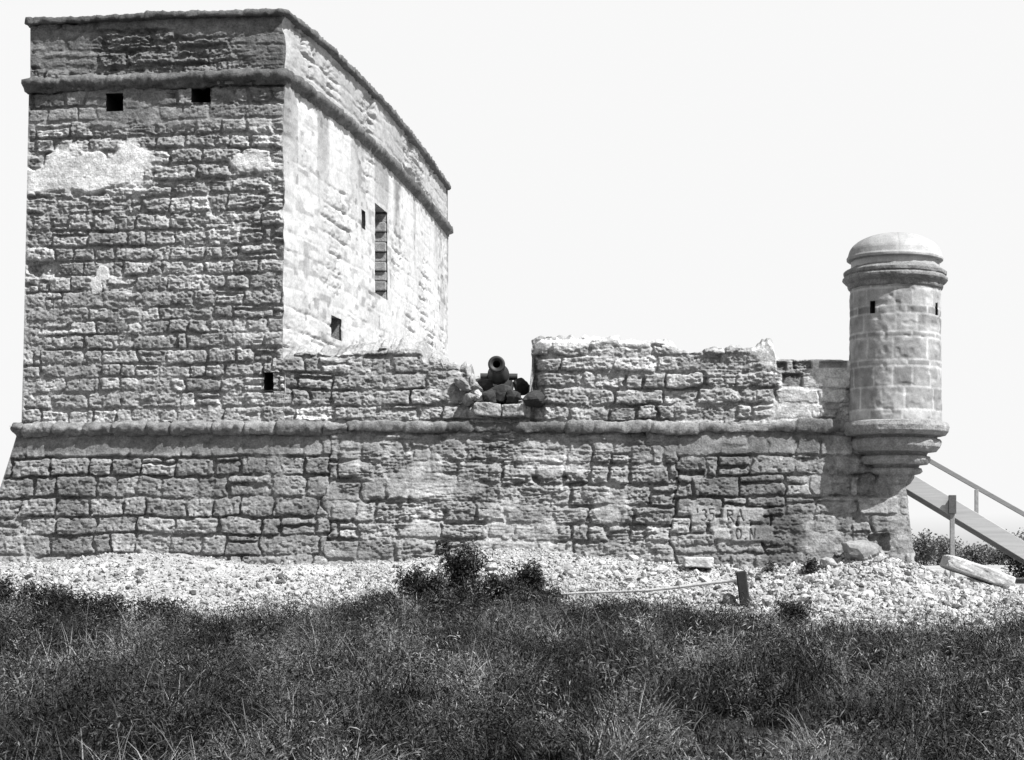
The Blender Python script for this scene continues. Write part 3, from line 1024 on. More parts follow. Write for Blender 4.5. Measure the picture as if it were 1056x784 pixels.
def bank(x, y):
    low = np.interp(y, [0, 8, 14, 20, 25, 27], [0.0, 0.02, 0.12, 0.32, 0.50, 0.56])
    q = np.clip((y - 26.3) / 3.2, 0, 1)
    q = q * (0.65 + 0.35 * q)
    return low * (1 - q) + bank_top(x) * q


GEX = np.linspace(-22, 12, 341)
GEY = []
for x_ in GEX:
    yy_ = np.linspace(29.3, 24.2, 120)
    pr_ = CY + (EYE - bank(x_, yy_)) * F / yy_
    want = np.interp(x_ * F / 27.3 + 750, GL[:, 0], GL[:, 1]) + 20
    k_i = np.argmax(pr_ >= want) if (pr_ >= want).any() else len(yy_) - 1
    GEY.append(yy_[k_i])
GEY = np.array(GEY)


def grass_edge(x):  # distance of the rubble's lower edge
    return np.interp(x, GEX, GEY) + 0.36 * fbm(np.asarray(x) * 2.2, np.asarray(x) * 0, 151, 5)


def ground(x, y):
    x = np.asarray(x, float)
    y = np.asarray(y, float)
    low = np.interp(y, [0, 8, 14, 20, 25, 27], [0.0, 0.02, 0.12, 0.32, 0.50, 0.56]) + 0.05 * fbm(x * 0.35, y * 0.35, 161, 3)
    bt = bank_top(x)
    q = np.clip((y - 26.3) / 3.2, 0, 1)
    q = q * (0.65 + 0.35 * q)
    g = low * (1 - q) + bt * q
    # behind the fort: flat sandy island
    far = 1.16 + 0.03 * fbm(x * 0.05, y * 0.05, 162, 2)
    w = sstep(30.5, 36, y) * sstep(2.5, 4.5, np.abs(x - 0) * 0 + np.where(x > -4.5, x, -9 - x - 1.0))
    w = np.maximum(w, sstep(40, 50, y))
    g = g * (1 - w) + far * w
    rough = 0.035 * fbm(x * 2.2, y * 2.2, 163, 4) * sstep(24, 27, y) * (1 - sstep(33, 40, y)) + 0.02 * fbm(x, y, 164, 3)
    return g + rough


gx = np.unique(np.concatenate([np.linspace(-3000, -60, 24), np.linspace(-60, -16, 30), np.linspace(-16, 8, 241), np.linspace(8, 60, 30), np.linspace(60, 3000, 24)]))
gy = np.unique(np.concatenate([np.linspace(-60, 4, 12), np.linspace(4, 24, 60), np.linspace(24, 36, 121), np.linspace(36, 90, 50), np.linspace(90, 400, 30), np.linspace(400, 5000, 24)]))
GXX, GYY = np.meshgrid(gx, gy)
gz = ground(GXX, GYY)
sandy = sstep(-0.5, 0.3, GYY - grass_edge(GXX)) * (1 - sstep(70, 120, GYY))
tone = 0.02 + 0.26 * sandy * (1 + 0.3 * fbm(GXX * 0.9, GYY * 0.9, 165, 4))
g_ = npmesh('ground', np.stack([GXX, GYY, gz], -1).reshape(-1, 3), grid_faces(len(gy), len(gx)), M_GROUND, None, tone)
g_['kind'] = 'structure'

# ------------------------------------------------------------------ rubble
def ico(sub):
    bm = bmesh.new()
    bmesh.ops.create_icosphere(bm, subdivisions=sub, radius=1.0)
    V = np.array([v.co for v in bm.verts])
    Fc = np.array([[v.index for v in f.verts] for f in bm.faces])
    bm.free()
    return V, Fc


IV, IF = ico(3)
IV1, IF1 = ico(1)


def rock_shape(seed, V, blocky=0.6):
    rng = np.random.default_rng(seed)
    d = np.ones(len(V)) * 1.0
    # cut by random planes -> faceted broken stone
    for i in range(9):
        n = rng.normal(size=3)
        n /= np.linalg.norm(n)
        c = rng.uniform(0.55, 0.9)
        dot = V @ n
        with np.errstate(divide='ignore'):
            lim = np.where(dot > 0.05, c / np.maximum(dot, 0.05), 9)
        d = np.minimum(d, lim)
    W = V * d[:, None]
    if len(V) > 100:
        a = 0.09 * fbm(W[:, 0] * 3 + seed, W[:, 1] * 3 + W[:, 2] * 2.3, seed, 4) + 0.06 * fbm(W[:, 0] * 9 + seed, W[:, 2] * 9 + W[:, 1] * 8, seed, 2)
    else:
        a = 0.05 * rng.normal(size=len(V))
    return W * (1 + a)[:, None]


SHAPES = [rock_shape(900 + i, IV1) for i in range(14)]
SHAPES_BIG = [rock_shape(700 + i, IV) for i in range(14)]


def rot_rand(n, rng):
    q = rng.normal(size=(n, 4))
    q /= np.linalg.norm(q, axis=1)[:, None]
    w, x, y, z = q.T
    return np.stack([np.stack([1 - 2 * (y * y + z * z), 2 * (x * y - z * w), 2 * (x * z + y * w)], -1),
                     np.stack([2 * (x * y + z * w), 1 - 2 * (x * x + z * z), 2 * (y * z - x * w)], -1),
                     np.stack([2 * (x * z - y * w), 2 * (y * z + x * w), 1 - 2 * (x * x + y * y)], -1)], 1)


rng = np.random.default_rng(21)
NR = 60000
rx = rng.uniform(-13.0, 7.0, NR)
ye = grass_edge(rx)
ytop = np.where(rx < 3.0, 29.75, 31.5)
ry = ye - 0.5 + (ytop - ye + 0.5) * rng.random(NR) ** 0.85
rs_ = np.exp(rng.normal(math.log(0.0155), 0.58, NR))
# finer shell near the wall on the left, coarser lower down
fine = sstep(28.6, 29.6, ry) * (1 - sstep(-2, 0.5, rx))
rs_ = np.clip(rs_ * (1 - 0.35 * fine) * (1 + 0.3 * sstep(-1, 2, rx)), 0.009, 0.09)
rz = ground(rx, ry)
Rm = rot_rand(NR, rng)
VV, FF, TTn = [], [], []
nv = len(IV1)
for s in range(len(SHAPES)):
    ids = np.where(np.arange(NR) % len(SHAPES) == s)[0]
    base = SHAPES[s] * np.array([1.25, 1.0, 0.7])
    P = np.einsum('nij,vj->nvi', Rm[ids], base) * rs_[ids][:, None, None]
    P[..., 0] += rx[ids][:, None]
    P[..., 1] += ry[ids][:, None]
    P[..., 2] += (rz[ids] + rs_[ids] * 0.25)[:, None]
    off = sum(len(v) for v in VV)
    VV.append(P.reshape(-1, 3))
    FF.append((IF1[None] + (np.arange(len(ids)) * nv)[:, None, None] + off).reshape(-1, 3))
    tn = rng.uniform(0.20, 0.40, len(ids))
    tn = np.where(rng.random(len(ids)) < 0.15, tn * 0.25, tn)
    TTn.append(np.repeat(tn, nv))
rub = npmesh('rubble', np.concatenate(VV), np.concatenate(FF), M_RUBBLE, None, np.concatenate(TTn), smooth=False)
tag(rub, 'bank of small pale broken stones and shell along the wall foot', 'rubble', None, 'stuff')


def rock(name, label, px, py, Y, size, scale, tone=0.5, group=None, seed=0, rz_=0.0, tilt=0.0, shape=None, zlift=0.3, zfix=None, cat='stone'):
    x, y, z = at(px, py, Y)
    g = float(ground(x, y)) if zfix is None else zfix
    V = SHAPES_BIG[seed % len(SHAPES_BIG)] if shape is None else shape
    m = Matrix.Rotation(rz_, 3, 'Z') @ Matrix.Rotation(tilt, 3, 'Y')
    P = (V * np.array(scale) * size) @ np.array(m).T
    c = np.array((x, y, g + size * scale[2] * zlift))
    o = npmesh(name, P + c, IF, M_RUBBLE, None, tone * (1 + 0.15 * fbm(P[:, 0] * 9, P[:, 2] * 9, seed, 3)), smooth=False, loc=tuple(c))
    if label:
        tag(o, label, cat, group)
    return o


# blocks big enough to see one by one on the bank
rng = np.random.default_rng(33)
spots = []
cnt = 0
while cnt < 70:
    x = rng.uniform(-11.5, 5.6)
    e = float(grass_edge(np.array(x)))
    y = rng.uniform(e + 0.05, 29.3)
    dens = 0.35 if x < -5 else 1.0
    if rng.random() > dens:
        continue
    s = float(rng.uniform(0.06, 0.125)) * (0.7 if x < -4 else 1.0)
    rockp = (x * F / y + 750, 0, y)
    sc = (rng.uniform(1.0, 1.6), rng.uniform(0.8, 1.2), rng.uniform(0.5, 0.85))
    rock('fallen_stone', 'pale angular stone fallen on the rubble bank below the fort wall', rockp[0], 600, y, s, sc, float(rng.uniform(0.26, 0.46)), 'fallen stones on the rubble bank', int(rng.integers(0, 14)), rng.uniform(0, 6.28), rng.uniform(-0.4, 0.4))
    cnt += 1
BOX = rock_shape(999, IV, 1)


def block(name, label, px, py, Y, dims, tone, rz_, tilt, z=None, mat=None, roll_=0.0, cat='stone', group=None, jit=0.03):
    """a squared stone: subdivided box with worn edges"""
    c = Vector(at(px, py, Y))
    if z is not None:
        c.z = z
    bm = bmesh.new()
    bmesh.ops.create_cube(bm, size=2.0)
    bmesh.ops.subdivide_edges(bm, edges=bm.edges[:], cuts=13, use_grid_fill=True)
    for v in bm.verts:
        q = np.abs(np.array(v.co))
        r = (q ** 9).sum() ** (1 / 9.0)
        v.co = Vector([0.5 * dims[t] * v.co[t] / r for t in range(3)])
    co = np.array([v.co for v in bm.verts])
    k = px * 0.37
    n = 0.06 * fbm(co[:, 0] * 5 + k, co[:, 2] * 7 + co[:, 1] * 6, 5, 3) + 0.03 * fbm(co[:, 0] * 19 + k, co[:, 2] * 21 + co[:, 1] * 17, 6, 3)
    amp = min(1.0, jit / 0.03)
    for v, q in zip(bm.verts, n):
        v.co *= 1 + float(q) * 1.6 * amp
    m = Matrix.Translation(c) @ Matrix.Rotation(rz_, 4, 'Z') @ Matrix.Rotation(tilt, 4, 'Y') @ Matrix.Rotation(roll_, 4, 'X')
    bmesh.ops.transform(bm, verts=bm.verts, matrix=m)
    o = bmobj(name, bm, mat or M_RUBBLE, None, tone, False, tuple(c))
    return tag(o, label, cat, group)


block('stone_slab', 'long pale stone slab lying tilted at the foot of the stairs', 1008, 590, 30.4, (1.22, 0.62, 0.24), 0.38, 0.10, 0.33, jit=0.012)
block('stone_block', 'squared pale stone block on the rubble below the lettered stones', 720, 580, 29.3, (0.48, 0.3, 0.17), 0.36, 0.1, 0.03)
rock('fallen_stone', 'rough pale boulder against the wall left of the turret corner', 855, 565, 29.3, 0.17, (1.0, 0.8, 0.7), 0.27, None, 2, 0.5, 0.2)
rock('wall_footing', 'sloping broken masonry lump at the foot of the wall corner', 888, 556, 29.5, 0.42, (1.25, 0.7, 0.5), 0.19, None, 8, 0.3, 0.25, zlift=0.25, cat='masonry')
block('wooden_board', 'short pale board lying at the grass edge right of the dark post', 893, 641, 26.3, (0.42, 0.10, 0.07), 0.6, 0.1, 0.08, mat=M_WOOD, cat='board', jit=0.004)

# loose stones on the sill of the gap
G_SILL = 'loose stones in the parapet gap'
for i, (px, py, Y, s, lab) in enumerate(((495, 400, 30.45, 0.22, 'dark loose stone left of the cannon barrel in the parapet gap'),
                                        (537, 399, 30.6, 0.17, 'rounded dark stone right of the cannon barrel'),
                                        (517, 408, 30.1, 0.21, 'broken stone lying right under the cannon muzzle'),
                                        (549, 412, 29.95, 0.19, 'dark stone wedged at the foot of the right parapet block'),
                                        (486, 409, 30.05, 0.14, 'small dark stone low at the left end of the gap'),
                                        (505, 409, 30.0, 0.15, 'dark stone between the muzzle stone and the left end of the gap'),
                                        (529, 409, 30.08, 0.19, 'flat dark stone in the right half of the gap'))):
    c = at(px, py, Y)
    rock('loose_stone', lab, px, py, Y, s, (1.25, 0.9, 0.85), 0.03, G_SILL, i + 3, i * 1.3, 0.1, zfix=c[2], zlift=0.0)
for i, (px, py, Y, s, lab) in enumerate(((477, 396, 29.98, 0.13, 'pale broken stone at the ragged left end of the parapet gap, topmost of three'),
                                        (489, 400, 30.12, 0.15, 'pale broken stone stepping down the left side of the gap, middle of three'),
                                        (484, 413, 29.97, 0.13, 'pale broken stone lowest on the left side of the gap'))):
    c = at(px, py, Y)
    rock('broken_stone', lab, px, py, Y, s, (1.3, 0.9, 0.75), 0.19, 'pale broken stones at the left of the gap', i + 1, i * 0.9, 0.5, zfix=c[2], zlift=0.0)
for i, (px, py, dims, rz_, lab) in enumerate(((503, 423, (0.46, 0.3, 0.22), 0.05, 'pale worn sill block left of centre under the cannon'), (530, 424, (0.38, 0.3, 0.2), -0.06, 'pale worn sill block right of centre under the cannon'))):
    block('sill_block', lab, px, py, 29.99, dims, 0.24, rz_, 0.05 * (1 - 2 * i), group='sill blocks under the cannon', mat=M_STONE, jit=0.035)

# ================================================================== POST AND POLE
p0 = Vector(at(769, 622, 27.6))
p1 = Vector(at(764, 589, 27.6))
bm = bmesh.new()
beam(bm, (p0.x, p0.y, p0.z - 0.1), p1, 0.16, 0.2, 0.02)
o = bmobj('wooden_post', bm, M_WOOD, None, 0.02, False, tuple(p0))
tag(o, 'short dark wooden post leaning in the rubble at the grass edge', 'post')
a = Vector(at(576, 613, 27.45))
b = Vector(at(759, 599, 27.5))
bm = bmesh.new()
N_ = 14
d = b - a
u = d.cross(Vector((0, 0, 1))).normalized()
v = d.cross(u).normalized()
prev = None
for i in range(N_ + 1):
    t = i / N_
    c = a + d * t + Vector((0, 0, -0.035 * math.sin(math.pi * t) + 0.008 * math.sin(9 * t)))
    r = 0.026 - 0.008 * (1 - t)
    ring = [bm.verts.new(c + (u * math.cos(k * math.pi / 4) + v * math.sin(k * math.pi / 4)) * r) for k in range(8)]
    if prev:
        for k in range(8):
            bm.faces.new((prev[k], prev[(k + 1) % 8], ring[(k + 1) % 8], ring[k]))
    else:
        bm.faces.new(ring)
    prev = ring
bm.faces.new(prev[::-1])
o = bmobj('wooden_pole', bm, M_WOOD, None, 0.30, True, tuple(a))
tag(o, 'long thin wooden pole lying from the grass up to the dark post', 'pole')
rock('fallen_stone', 'dark round stone lying just left of the short dark post', 752, 610, 27.7, 0.14, (1.1, 0.9, 0.9), 0.16, None, 5, 0.4, 0.1)

# ================================================================== STAIRS
stair = thing('wooden_staircase', 'straight wooden staircase with a handrail rising behind the turret', 'staircase', (5.5, 33.6, 1.1))
Y0, Y1 = 33.0, 34.05
A0 = Vector(at(903, 476, Y0))
B0 = Vector(at(1130, 612, Y0))
for Y in (Y0, Y1):
    bm = bmesh.new()
    beam(bm, (A0.x, Y, A0.z), (B0.x, Y, B0.z), 0.06, 0.29)
    bmobj('stringer', bm, M_BOARD, stair, 0.33)
dv = B0 - A0
nst = 17
for i in range(1, nst):
    c = A0 + dv * (i / nst)
    bm = bmesh.new()
    add_box(bm, (c.x, (Y0 + Y1) / 2, c.z + 0.02), (0.26, Y1 - Y0 - 0.08, 0.04), None, 0.006)
    bmobj('tread', bm, M_WOOD, stair, 0.30)
    bm = bmesh.new()
    add_box(bm, (c.x - 0.115, (Y0 + Y1) / 2, c.z + 0.02 + 0.105), (0.025, Y1 - Y0 - 0.08, 0.155), None, 0.004)
    bmobj('riser', bm, M_WOOD, stair, 0.26)
rl = at(930, 459, Y1), at(1140, 578, Y1)
bm = bmesh.new()
beam(bm, rl[0], rl[1], 0.07, 0.085)
bmobj('handrail', bm, M_BOARD, stair, 0.17)
for px, yt, yb in ((1007, 505, 545), (1088, 549, 590)):
    bm = bmesh.new()
    beam(bm, at(px, yb, Y1 - 0.06), at(px, yt, Y1 - 0.06), 0.07, 0.08)
    bmobj('rail_post', bm, M_WOOD, stair, 0.22)
t0, t1 = at(982, 513, Y0 - 0.07), at(982.5, 580, Y0 - 0.07)
bm = bmesh.new()
beam(bm, (t0[0], t0[1], float(ground(t0[0], t0[1])) - 0.1), t0, 0.085, 0.08)
bmobj('support_post', bm, M_WOOD, stair, 0.20)
bm = bmesh.new()
add_box(bm, (t0[0] - 0.005, t0[1] - 0.06, t0[2] - 0.13), (0.14, 0.05, 0.34), None, 0.008)
bmobj('cleat', bm, M_WOOD, stair, 0.07)


# ================================================================== VEGETATION
def leaf_quads(C, size, rng, flat=0.3, narrow=0.45):
    """diamond leaves at centres C; returns V, F"""
    n = len(C)
    a = rng.uniform(0, 2 * math.pi, n)
    el = rng.normal(0.35, 0.55, n)
    d = np.stack([np.cos(a) * np.cos(el), np.sin(a) * np.cos(el), np.sin(el)], -1)
    up = rng.normal(size=(n, 3)) * flat + np.array([0, 0, 1.0])
    s = np.cross(d, up)
    s /= np.linalg.norm(s, axis=1)[:, None] + 1e-9
    L = size[:, None]
    nrm = np.cross(s, d)
    p0 = C - d * L * 0.5
    p1 = C + s * L * narrow * 0.5 + nrm * L * 0.06
    p2 = C + d * L * 0.5 - nrm * L * 0.08
    p3 = C - s * L * narrow * 0.5 + nrm * L * 0.06
    V = np.stack([p0, p1, p2, p3], 1).reshape(-1, 3)
    F_ = np.arange(n * 4).reshape(n, 4)
    return V, F_


def blades(base, height, width, rng, bend=0.55, lean=0.25):
    n = len(base)
    az = rng.uniform(0, 2 * math.pi, n)
    le = np.abs(rng.normal(0, lean, n))
    bd = np.abs(rng.normal(bend, 0.35, n))
    dirv = np.stack([np.cos(az), np.sin(az), 0 * az], -1)
    waz = az + math.pi / 2 + rng.normal(0, 0.5, n)
    wv = np.stack([np.cos(waz), np.sin(waz), 0 * az], -1)
    K = 5
    V = np.zeros((n, K, 2, 3))
    pos = base.copy()
    seg = height / (K - 1)
    for k in range(K):
        t = k / (K - 1)
        wdt = width * (1 - 0.85 * t ** 1.5) * 0.5
        V[:, k, 0] = pos - wv * wdt[:, None]
        V[:, k, 1] = pos + wv * wdt[:, None]
        ang = le + bd * (t + 0.12) * 1.5
        pos = pos + (dirv * np.sin(ang)[:, None] + np.array([0, 0, 1.0]) * np.cos(ang)[:, None]) * seg[:, None]
    i = (np.arange(n) * K * 2)[:, None]
    k = np.arange(K - 1)[None, :] * 2
    F_ = np.stack([i + k, i + k + 1, i + k + 3, i + k + 2], -1).reshape(-1, 4)
    return V.reshape(-1, 3), F_, K * 2


rng = np.random.default_rng(77)


def field_points(n, y0, y1, margin=1.6):
    out = []
    tot = 0
    while tot < n:
        y = rng.uniform(y0, y1, n)
        x = rng.uniform(-14, 7, n)
        ok = (x > -0.403 * y - margin) & (x < 0.165 * y + margin) & (y < grass_edge(x) + rng.normal(0, 0.22, n))
        out.append(np.stack([x[ok], y[ok]], -1))
        tot += ok.sum()
    return np.concatenate(out)[:n]


def clump(x, y):
    return vn(x * 0.9, y * 0.7, 301) * 0.55 + vn(x * 2.6, y * 2.2, 302) * 0.45


def tufts(n, y0, y1, seed):
    p = field_points(n, y0, y1)
    c = clump(p[:, 0], p[:, 1])
    k = rng.random(n) < 0.12 + 1.1 * sstep(0.34, 0.62, c)
    return p[k], c[k]


PV, PF, PT = [], [], []


def put(V, F_, T):
    off = sum(len(v) for v in PV)
    PV.append(V)
    PF.append(F_ + off)
    PT.append(T)


def species(x, y, seed, k=1.0):
    """dark and pale kinds of plant grow in patches"""
    f = 1.0 * fbm(x * 1.7, y * 0.45, seed, 3) + 0.8 * fbm(x * 5.0, y * 1.3, seed + 1, 2)
    return np.exp(k * 3.4 * np.clip(f, -0.8, 0.42) - 0.12 * k) * np.interp(y, [6, 10, 15], [0.55, 0.75, 1.0])


# low dark undergrowth
NB = 90000
bp = field_points(NB, 6.0, 29.0)
gz = ground(bp[:, 0], bp[:, 1])
V_, F_, kk = blades(np.stack([bp[:, 0], bp[:, 1], gz - 0.02], -1), rng.uniform(0.06, 0.20, NB), rng.uniform(0.006, 0.013, NB), rng, 0.8, 0.5)
put(V_, F_, np.repeat(rng.uniform(0.006, 0.026, NB) * species(bp[:, 0], bp[:, 1], 350), kk))
# drooping tufts of grass, each with its own tint
tp, tc_ = tufts(7500, 6.0, 28.2, 1)
per = 46
th_ = rng.uniform(0.20, 0.52, len(tp)) * (0.6 + 0.7 * tc_)
tr = rng.uniform(0.03, 0.12, len(tp))
tt_ = np.exp(rng.normal(math.log(0.032), 0.3, len(tp))) * species(tp[:, 0], tp[:, 1], 350, 1.3)
tt_ = np.where(rng.random(len(tp)) < 0.10, tt_ * 2.6, tt_)
B = np.repeat(np.stack([tp[:, 0], tp[:, 1], ground(tp[:, 0], tp[:, 1]) - 0.02], -1), per, 0)
B[:, :2] += rng.normal(size=(len(B), 2)) * np.repeat(tr, per)[:, None]
lean_az = np.repeat(rng.uniform(0, 6.28, len(tp)), per)
V_, F_, kk = blades(B, np.repeat(th_, per) * rng.uniform(0.5, 1.3, len(B)), rng.uniform(0.007, 0.015, len(B)), rng, 0.95, 0.45)
put(V_, F_, np.repeat(np.repeat(tt_, per) * rng.uniform(0.7, 1.35, len(B)), kk))
# bushy broad leaved weeds
wp, cw = tufts(5200, 6.0, 28.4, 2)
per = 70
wr = rng.uniform(0.08, 0.26, len(wp))
wh = rng.uniform(0.14, 0.50, len(wp)) * (0.6 + 0.7 * cw)
wt = np.exp(rng.normal(math.log(0.026), 0.3, len(wp))) * species(wp[:, 0], wp[:, 1], 350, 1.3)
C = np.repeat(np.stack([wp[:, 0], wp[:, 1], ground(wp[:, 0], wp[:, 1])], -1), per, 0)
g3 = rng.normal(size=(len(C), 3)) * 0.5
hfrac = rng.random(len(C)) ** 0.6
C[:, 0] += g3[:, 0] * np.repeat(wr, per) * (1.1 - 0.5 * hfrac)
C[:, 1] += g3[:, 1] * np.repeat(wr, per) * (1.1 - 0.5 * hfrac)
C[:, 2] += np.repeat(wh, per) * hfrac + 0.02
V_, F_ = leaf_quads(C, rng.uniform(0.018, 0.055, len(C)), rng, 0.5, 0.26)
put(V_, F_, np.repeat(np.repeat(wt, per) * rng.uniform(0.72, 1.3, len(C)), 4))
# taller bushy plants standing out of the grass
qp, cq = tufts(1700, 6.5, 27.6, 3)
per = 260
qp = qp[qp[:, 1] < grass_edge(qp[:, 0]) - 0.45]
qr = rng.uniform(0.18, 0.42, len(qp))
qh = rng.uniform(0.30, 0.62, len(qp)) * np.interp(qp[:, 1], [7, 14], [0.6, 1.0])
qt = np.where(rng.random(len(qp)) < 0.5, 0.010, 0.06) * np.exp(rng.normal(0, 0.3, len(qp))) * species(qp[:, 0], qp[:, 1], 350, 0.8)
C = np.repeat(np.stack([qp[:, 0], qp[:, 1], ground(qp[:, 0], qp[:, 1])], -1), per, 0)
br = rng.integers(0, 7, len(C)) + np.repeat(np.arange(len(qp)) * 7, per)
bd = rng.normal(size=(len(qp) * 7, 3)) * np.array([0.7, 0.7, 0.35]) + np.array([0, 0, 0.75])
tb = rng.random(len(C)) ** 0.6
C[:, 0] += (bd[br, 0] * tb + rng.normal(size=len(C)) * 0.22) * np.repeat(qr, per)
C[:, 1] += (bd[br, 1] * tb + rng.normal(size=len(C)) * 0.22) * np.repeat(qr, per)
C[:, 2] += np.abs(bd[br, 2]) * tb * np.repeat(qh, per) + 0.02
V_, F_ = leaf_quads(C, rng.uniform(0.03, 0.085, len(C)), rng, 0.5, 0.15)
put(V_, F_, np.repeat(np.repeat(qt, per) * rng.uniform(0.72, 1.3, len(C)), 4))
# bent dry stems, mostly lying over
NS = 900
sp = field_points(NS, 7, 27.8)
V_, F_, kk = blades(np.stack([sp[:, 0], sp[:, 1], ground(sp[:, 0], sp[:, 1])], -1), rng.uniform(0.2, 0.55, NS), rng.uniform(0.006, 0.011, NS), rng, 1.0, 0.7)
put(V_, F_, np.repeat(rng.uniform(0.10, 0.26, NS), kk))
gr = npmesh('grass', np.concatenate(PV), np.concatenate(PF), M_LEAF, None, np.clip(np.concatenate(PT) * 0.70, 0.004, 0.35), smooth=False)
tag(gr, 'dark tangled grass and weeds filling the foreground', 'grass', None, 'stuff')


def shrub(name, label, x, y, rad, hgt, n, lsize, tone, seed, cat='shrub', group=None, stems=7, spiky=0.0, squash=1.0):
    rg = np.random.default_rng(seed)
    g = float(ground(x, y))
    o = thing(name, label, cat, (x, y, g - 0.03), group)
    bm = bmesh.new()
    tips = []
    for i in range(stems):
        a = rg.uniform(0, 6.28)
        rr = rad * rg.uniform(0.1, 0.8)
        top = Vector((x + math.cos(a) * rr, y + math.sin(a) * rr, g + hgt * rg.uniform(0.55, 1.0)))
        bs = Vector((x + math.cos(a) * rr * 0.25, y + math.sin(a) * rr * 0.25, g - 0.03))
        md = (bs + top) / 2 + Vector((rg.normal(0, 0.05) * rad, rg.normal(0, 0.05) * rad, 0.05 * hgt))
        pr = None
        for p, r in ((bs, 0.012 + 0.008 * hgt), (md, 0.008 + 0.004 * hgt), (top, 0.003)):
            ring = [bm.verts.new(p + Vector((math.cos(q * 2.094) * r, math.sin(q * 2.094) * r, 0))) for q in range(3)]
            if pr:
                for q in range(3):
                    bm.faces.new((pr[q], pr[(q + 1) % 3], ring[(q + 1) % 3], ring[q]))
            pr = ring
        tips.append((np.array(bs), np.array(md), np.array(top)))
    bmobj('stem', bm, M_LEAF, o, tone * 1.2)
    # leaves in clumps along the stems
    k = rg.integers(0, stems, n)
    B = np.array([t[0] for t in tips])[k]
    Md = np.array([t[1] for t in tips])[k]
    Tp = np.array([t[2] for t in tips])[k]
    t = 0.08 + 0.95 * rg.random(n)[:, None] ** 0.9
    Cc = (1 - t) ** 2 * B + 2 * t * (1 - t) * Md + t * t * Tp
    Cc = Cc + rg.normal(size=(n, 3)) * np.array([1, 1, 0.8]) * rad * 0.24 * (1 - spiky * 0.6) * (1.25 - 0.7 * t)
    Cc[:, 2] = np.maximum(Cc[:, 2], g + 0.01)
    V, F_ = leaf_quads(Cc, lsize * rg.uniform(0.6, 1.5, n), rg, 0.5, 0.5 - 0.3 * spiky)
    npmesh('foliage', V, F_, M_LEAF, o, np.repeat(tone * rg.uniform(0.5, 1.6, n), 4), smooth=False)
    return o


SH_G = 'dark shrubs along the rubble edge'
SHR = [(478, 27.8, 0.48, 0.85, 'tallest dark shrub in front of the wall left of the cannon'),
       (440, 27.4, 0.62, 0.52, 'low dark shrub just left of the tallest one'),
       (546, 27.3, 0.45, 0.66, 'upright dark shrub standing on the rubble below the parapet gap'),
       (512, 27.1, 0.66, 0.5, 'spreading dark shrub between the two tall ones at mid wall'),
       (470, 26.7, 0.66, 0.42, 'low spreading dark shrub in the grass in front of the tallest one'),
       (560, 26.8, 0.55, 0.4, 'low dark shrub beside the left end of the thin pole'),
       (2, 27.2, 0.6, 0.5, 'dark shrub at the left edge of the rubble'),
       (105, 26.1, 0.75, 0.45, 'wide dark shrub below the tower left of centre'),
       (52, 26.5, 0.7, 0.48, 'dark shrub near the left end of the rubble edge'),
       (165, 25.6, 0.65, 0.4, 'low dark shrub below the tower front'),
       (645, 26.5, 0.6, 0.32, 'dark shrub half covering the thin pole'),
       (818, 26.0, 0.4, 0.45, 'narrow dark shrub right of the short dark post'),
       (395, 26.9, 0.5, 0.32, 'small dark tuft of shrub at the rubble edge below the broken cordon')]
for i, (px, Y, rad, hg, lab) in enumerate(SHR):
    shrub('shrub', lab, (px - CX) * Y / F, Y, rad, hg, int(2600 * rad / 0.4 * (0.5 + hg)), 0.055, 0.013, 400 + i, group=SH_G, stems=17, spiky=0.45)
shrub('weed_plant', 'dark leafy weed growing at the wall foot left of the turret', (835 - CX) * 29.2 / F, 29.15, 0.26, 0.3, 420, 0.05, 0.035, 451, 'weed')
shrub('weed_plant', 'sparse dark weed at the wall foot below the parapet step', (792 - CX) * 29.3 / F, 29.3, 0.2, 0.18, 160, 0.045, 0.04, 452, 'weed')
shrub('shrub', 'dense dark shrub in the shade under the stairs at the right edge', (1058 - CX) * 34.9 / F, 34.9, 0.62, 0.85, 2200, 0.07, 0.03, 453, stems=12)
# scrub on the far side of the island
BG_G = 'distant bushes beyond the stairs'
for i, (px, Y, rad, hg, lab) in enumerate(((952, 60, 0.75, 1.15, 'distant dark bush right beside the wall corner'),
                                           (972, 62, 0.8, 1.0, 'distant dark bush second from the wall corner'),
                                           (1000, 66, 1.0, 0.65, 'distant bush seen between the support post and the stairs'),
                                           (1025, 68, 1.0, 0.6, 'distant bush low behind the stair stringer'),
                                           (1050, 64, 1.1, 1.05, 'distant dark bush at the right edge above the stringer'),
                                           (1090, 66, 1.4, 1.5, 'distant bush beyond the right edge'))):
    shrub('bush', lab, (px - CX) * Y / F, Y, rad, hg, int(1900 * rad), 0.11, 0.09, 500 + i, 'bush', BG_G, stems=14)

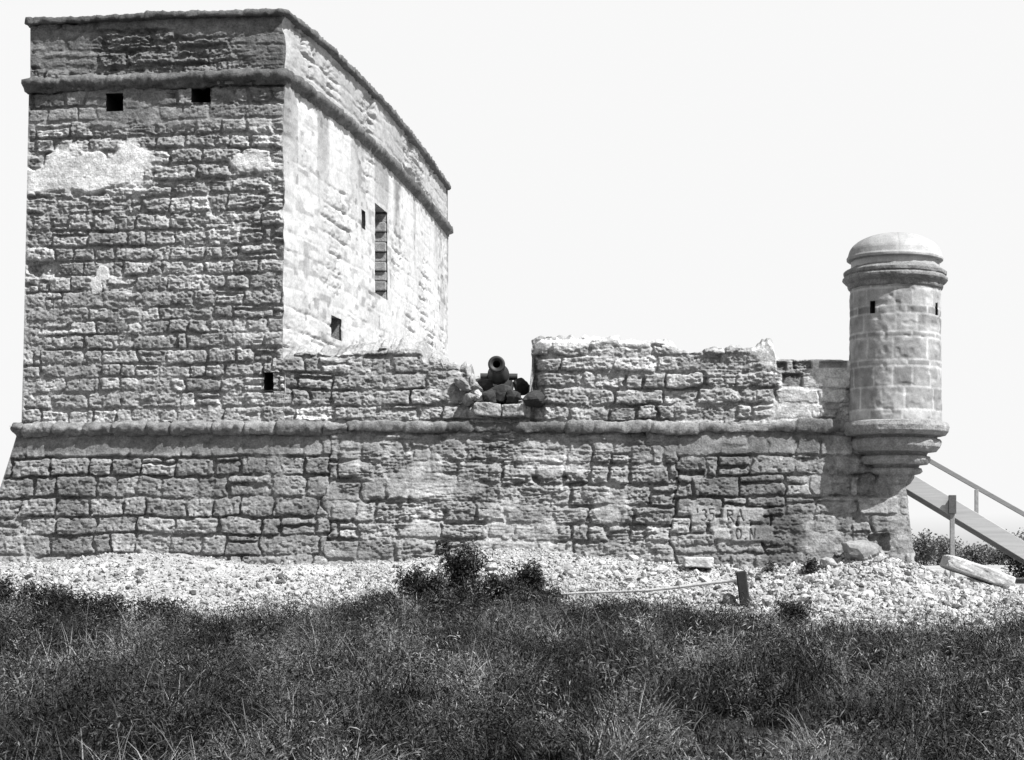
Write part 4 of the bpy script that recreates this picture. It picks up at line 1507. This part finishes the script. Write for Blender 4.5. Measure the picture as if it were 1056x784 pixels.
# ================================================================== LIGHT
AZ, EL = R(56), R(52)      # to the right of the wall's normal, and up
S = Vector((math.cos(EL) * math.sin(AZ), -math.cos(EL) * math.cos(AZ), math.sin(EL)))
sun = bpy.data.lights.new('sun', 'SUN')
sun.energy = 5.0
sun.angle = R(0.53)
sun.color = (1.0, 1.0, 1.0)
so = bpy.data.objects.new('sun', sun)
so.rotation_euler = S.to_track_quat('Z', 'Y').to_euler()
so.location = (20, -20, 30)
COL.objects.link(so)

w = bpy.data.worlds.new('World')
scene.world = w
w.use_nodes = True
nt = w.node_tree
bg = nt.nodes['Background']
sky = nt.nodes.new('ShaderNodeTexSky')
sky.sky_type = 'NISHITA'
sky.sun_disc = False
sky.sun_elevation = EL
sky.sun_rotation = math.atan2(S.x, S.y)
sky.dust_density = 1.0
# blue-sensitive black and white plate: the sky is recorded by its blue light
sep = nt.nodes.new('ShaderNodeSeparateColor')
cmb = nt.nodes.new('ShaderNodeCombineColor')
mx = nt.nodes.new('ShaderNodeMath')
mx.operation = 'MAXIMUM'
nt.links.new(sky.outputs[0], sep.inputs[0])
nt.links.new(sep.outputs[1], mx.inputs[0])
nt.links.new(sep.outputs[2], mx.inputs[1])
mn = nt.nodes.new('ShaderNodeMath')
mn.operation = 'MINIMUM'
mn.inputs[1].default_value = 4.2
nt.links.new(mx.outputs[0], mn.inputs[0])
for i in range(3):
    nt.links.new(mn.outputs[0], cmb.inputs[i])
nt.links.new(cmb.outputs[0], bg.inputs['Color'])
bg.inputs['Strength'].default_value = 0.12

cam = bpy.data.cameras.new('camera')
cam.sensor_fit = 'HORIZONTAL'
cam.sensor_width = 36
cam.lens = 36 * F / 1056
cam.shift_x = -(CX - 528) / 1056
cam.shift_y = (CY - 392) / 1056
cam.clip_end = 8000
cam.clip_start = 0.1
co = bpy.data.objects.new('camera', cam)
co.location = (0, 0, EYE)
co.rotation_euler = (math.pi / 2, 0, 0)
COL.objects.link(co)
scene.camera = co

scene.render.engine = 'CYCLES'
scene.cycles.max_bounces = 5
scene.cycles.use_denoising = True
scene.view_settings.view_transform = 'Standard'
scene.view_settings.look = 'None'
scene.view_settings.exposure = 0.9
scene.view_settings.gamma = 1.0
scene.view_settings.use_curve_mapping = False
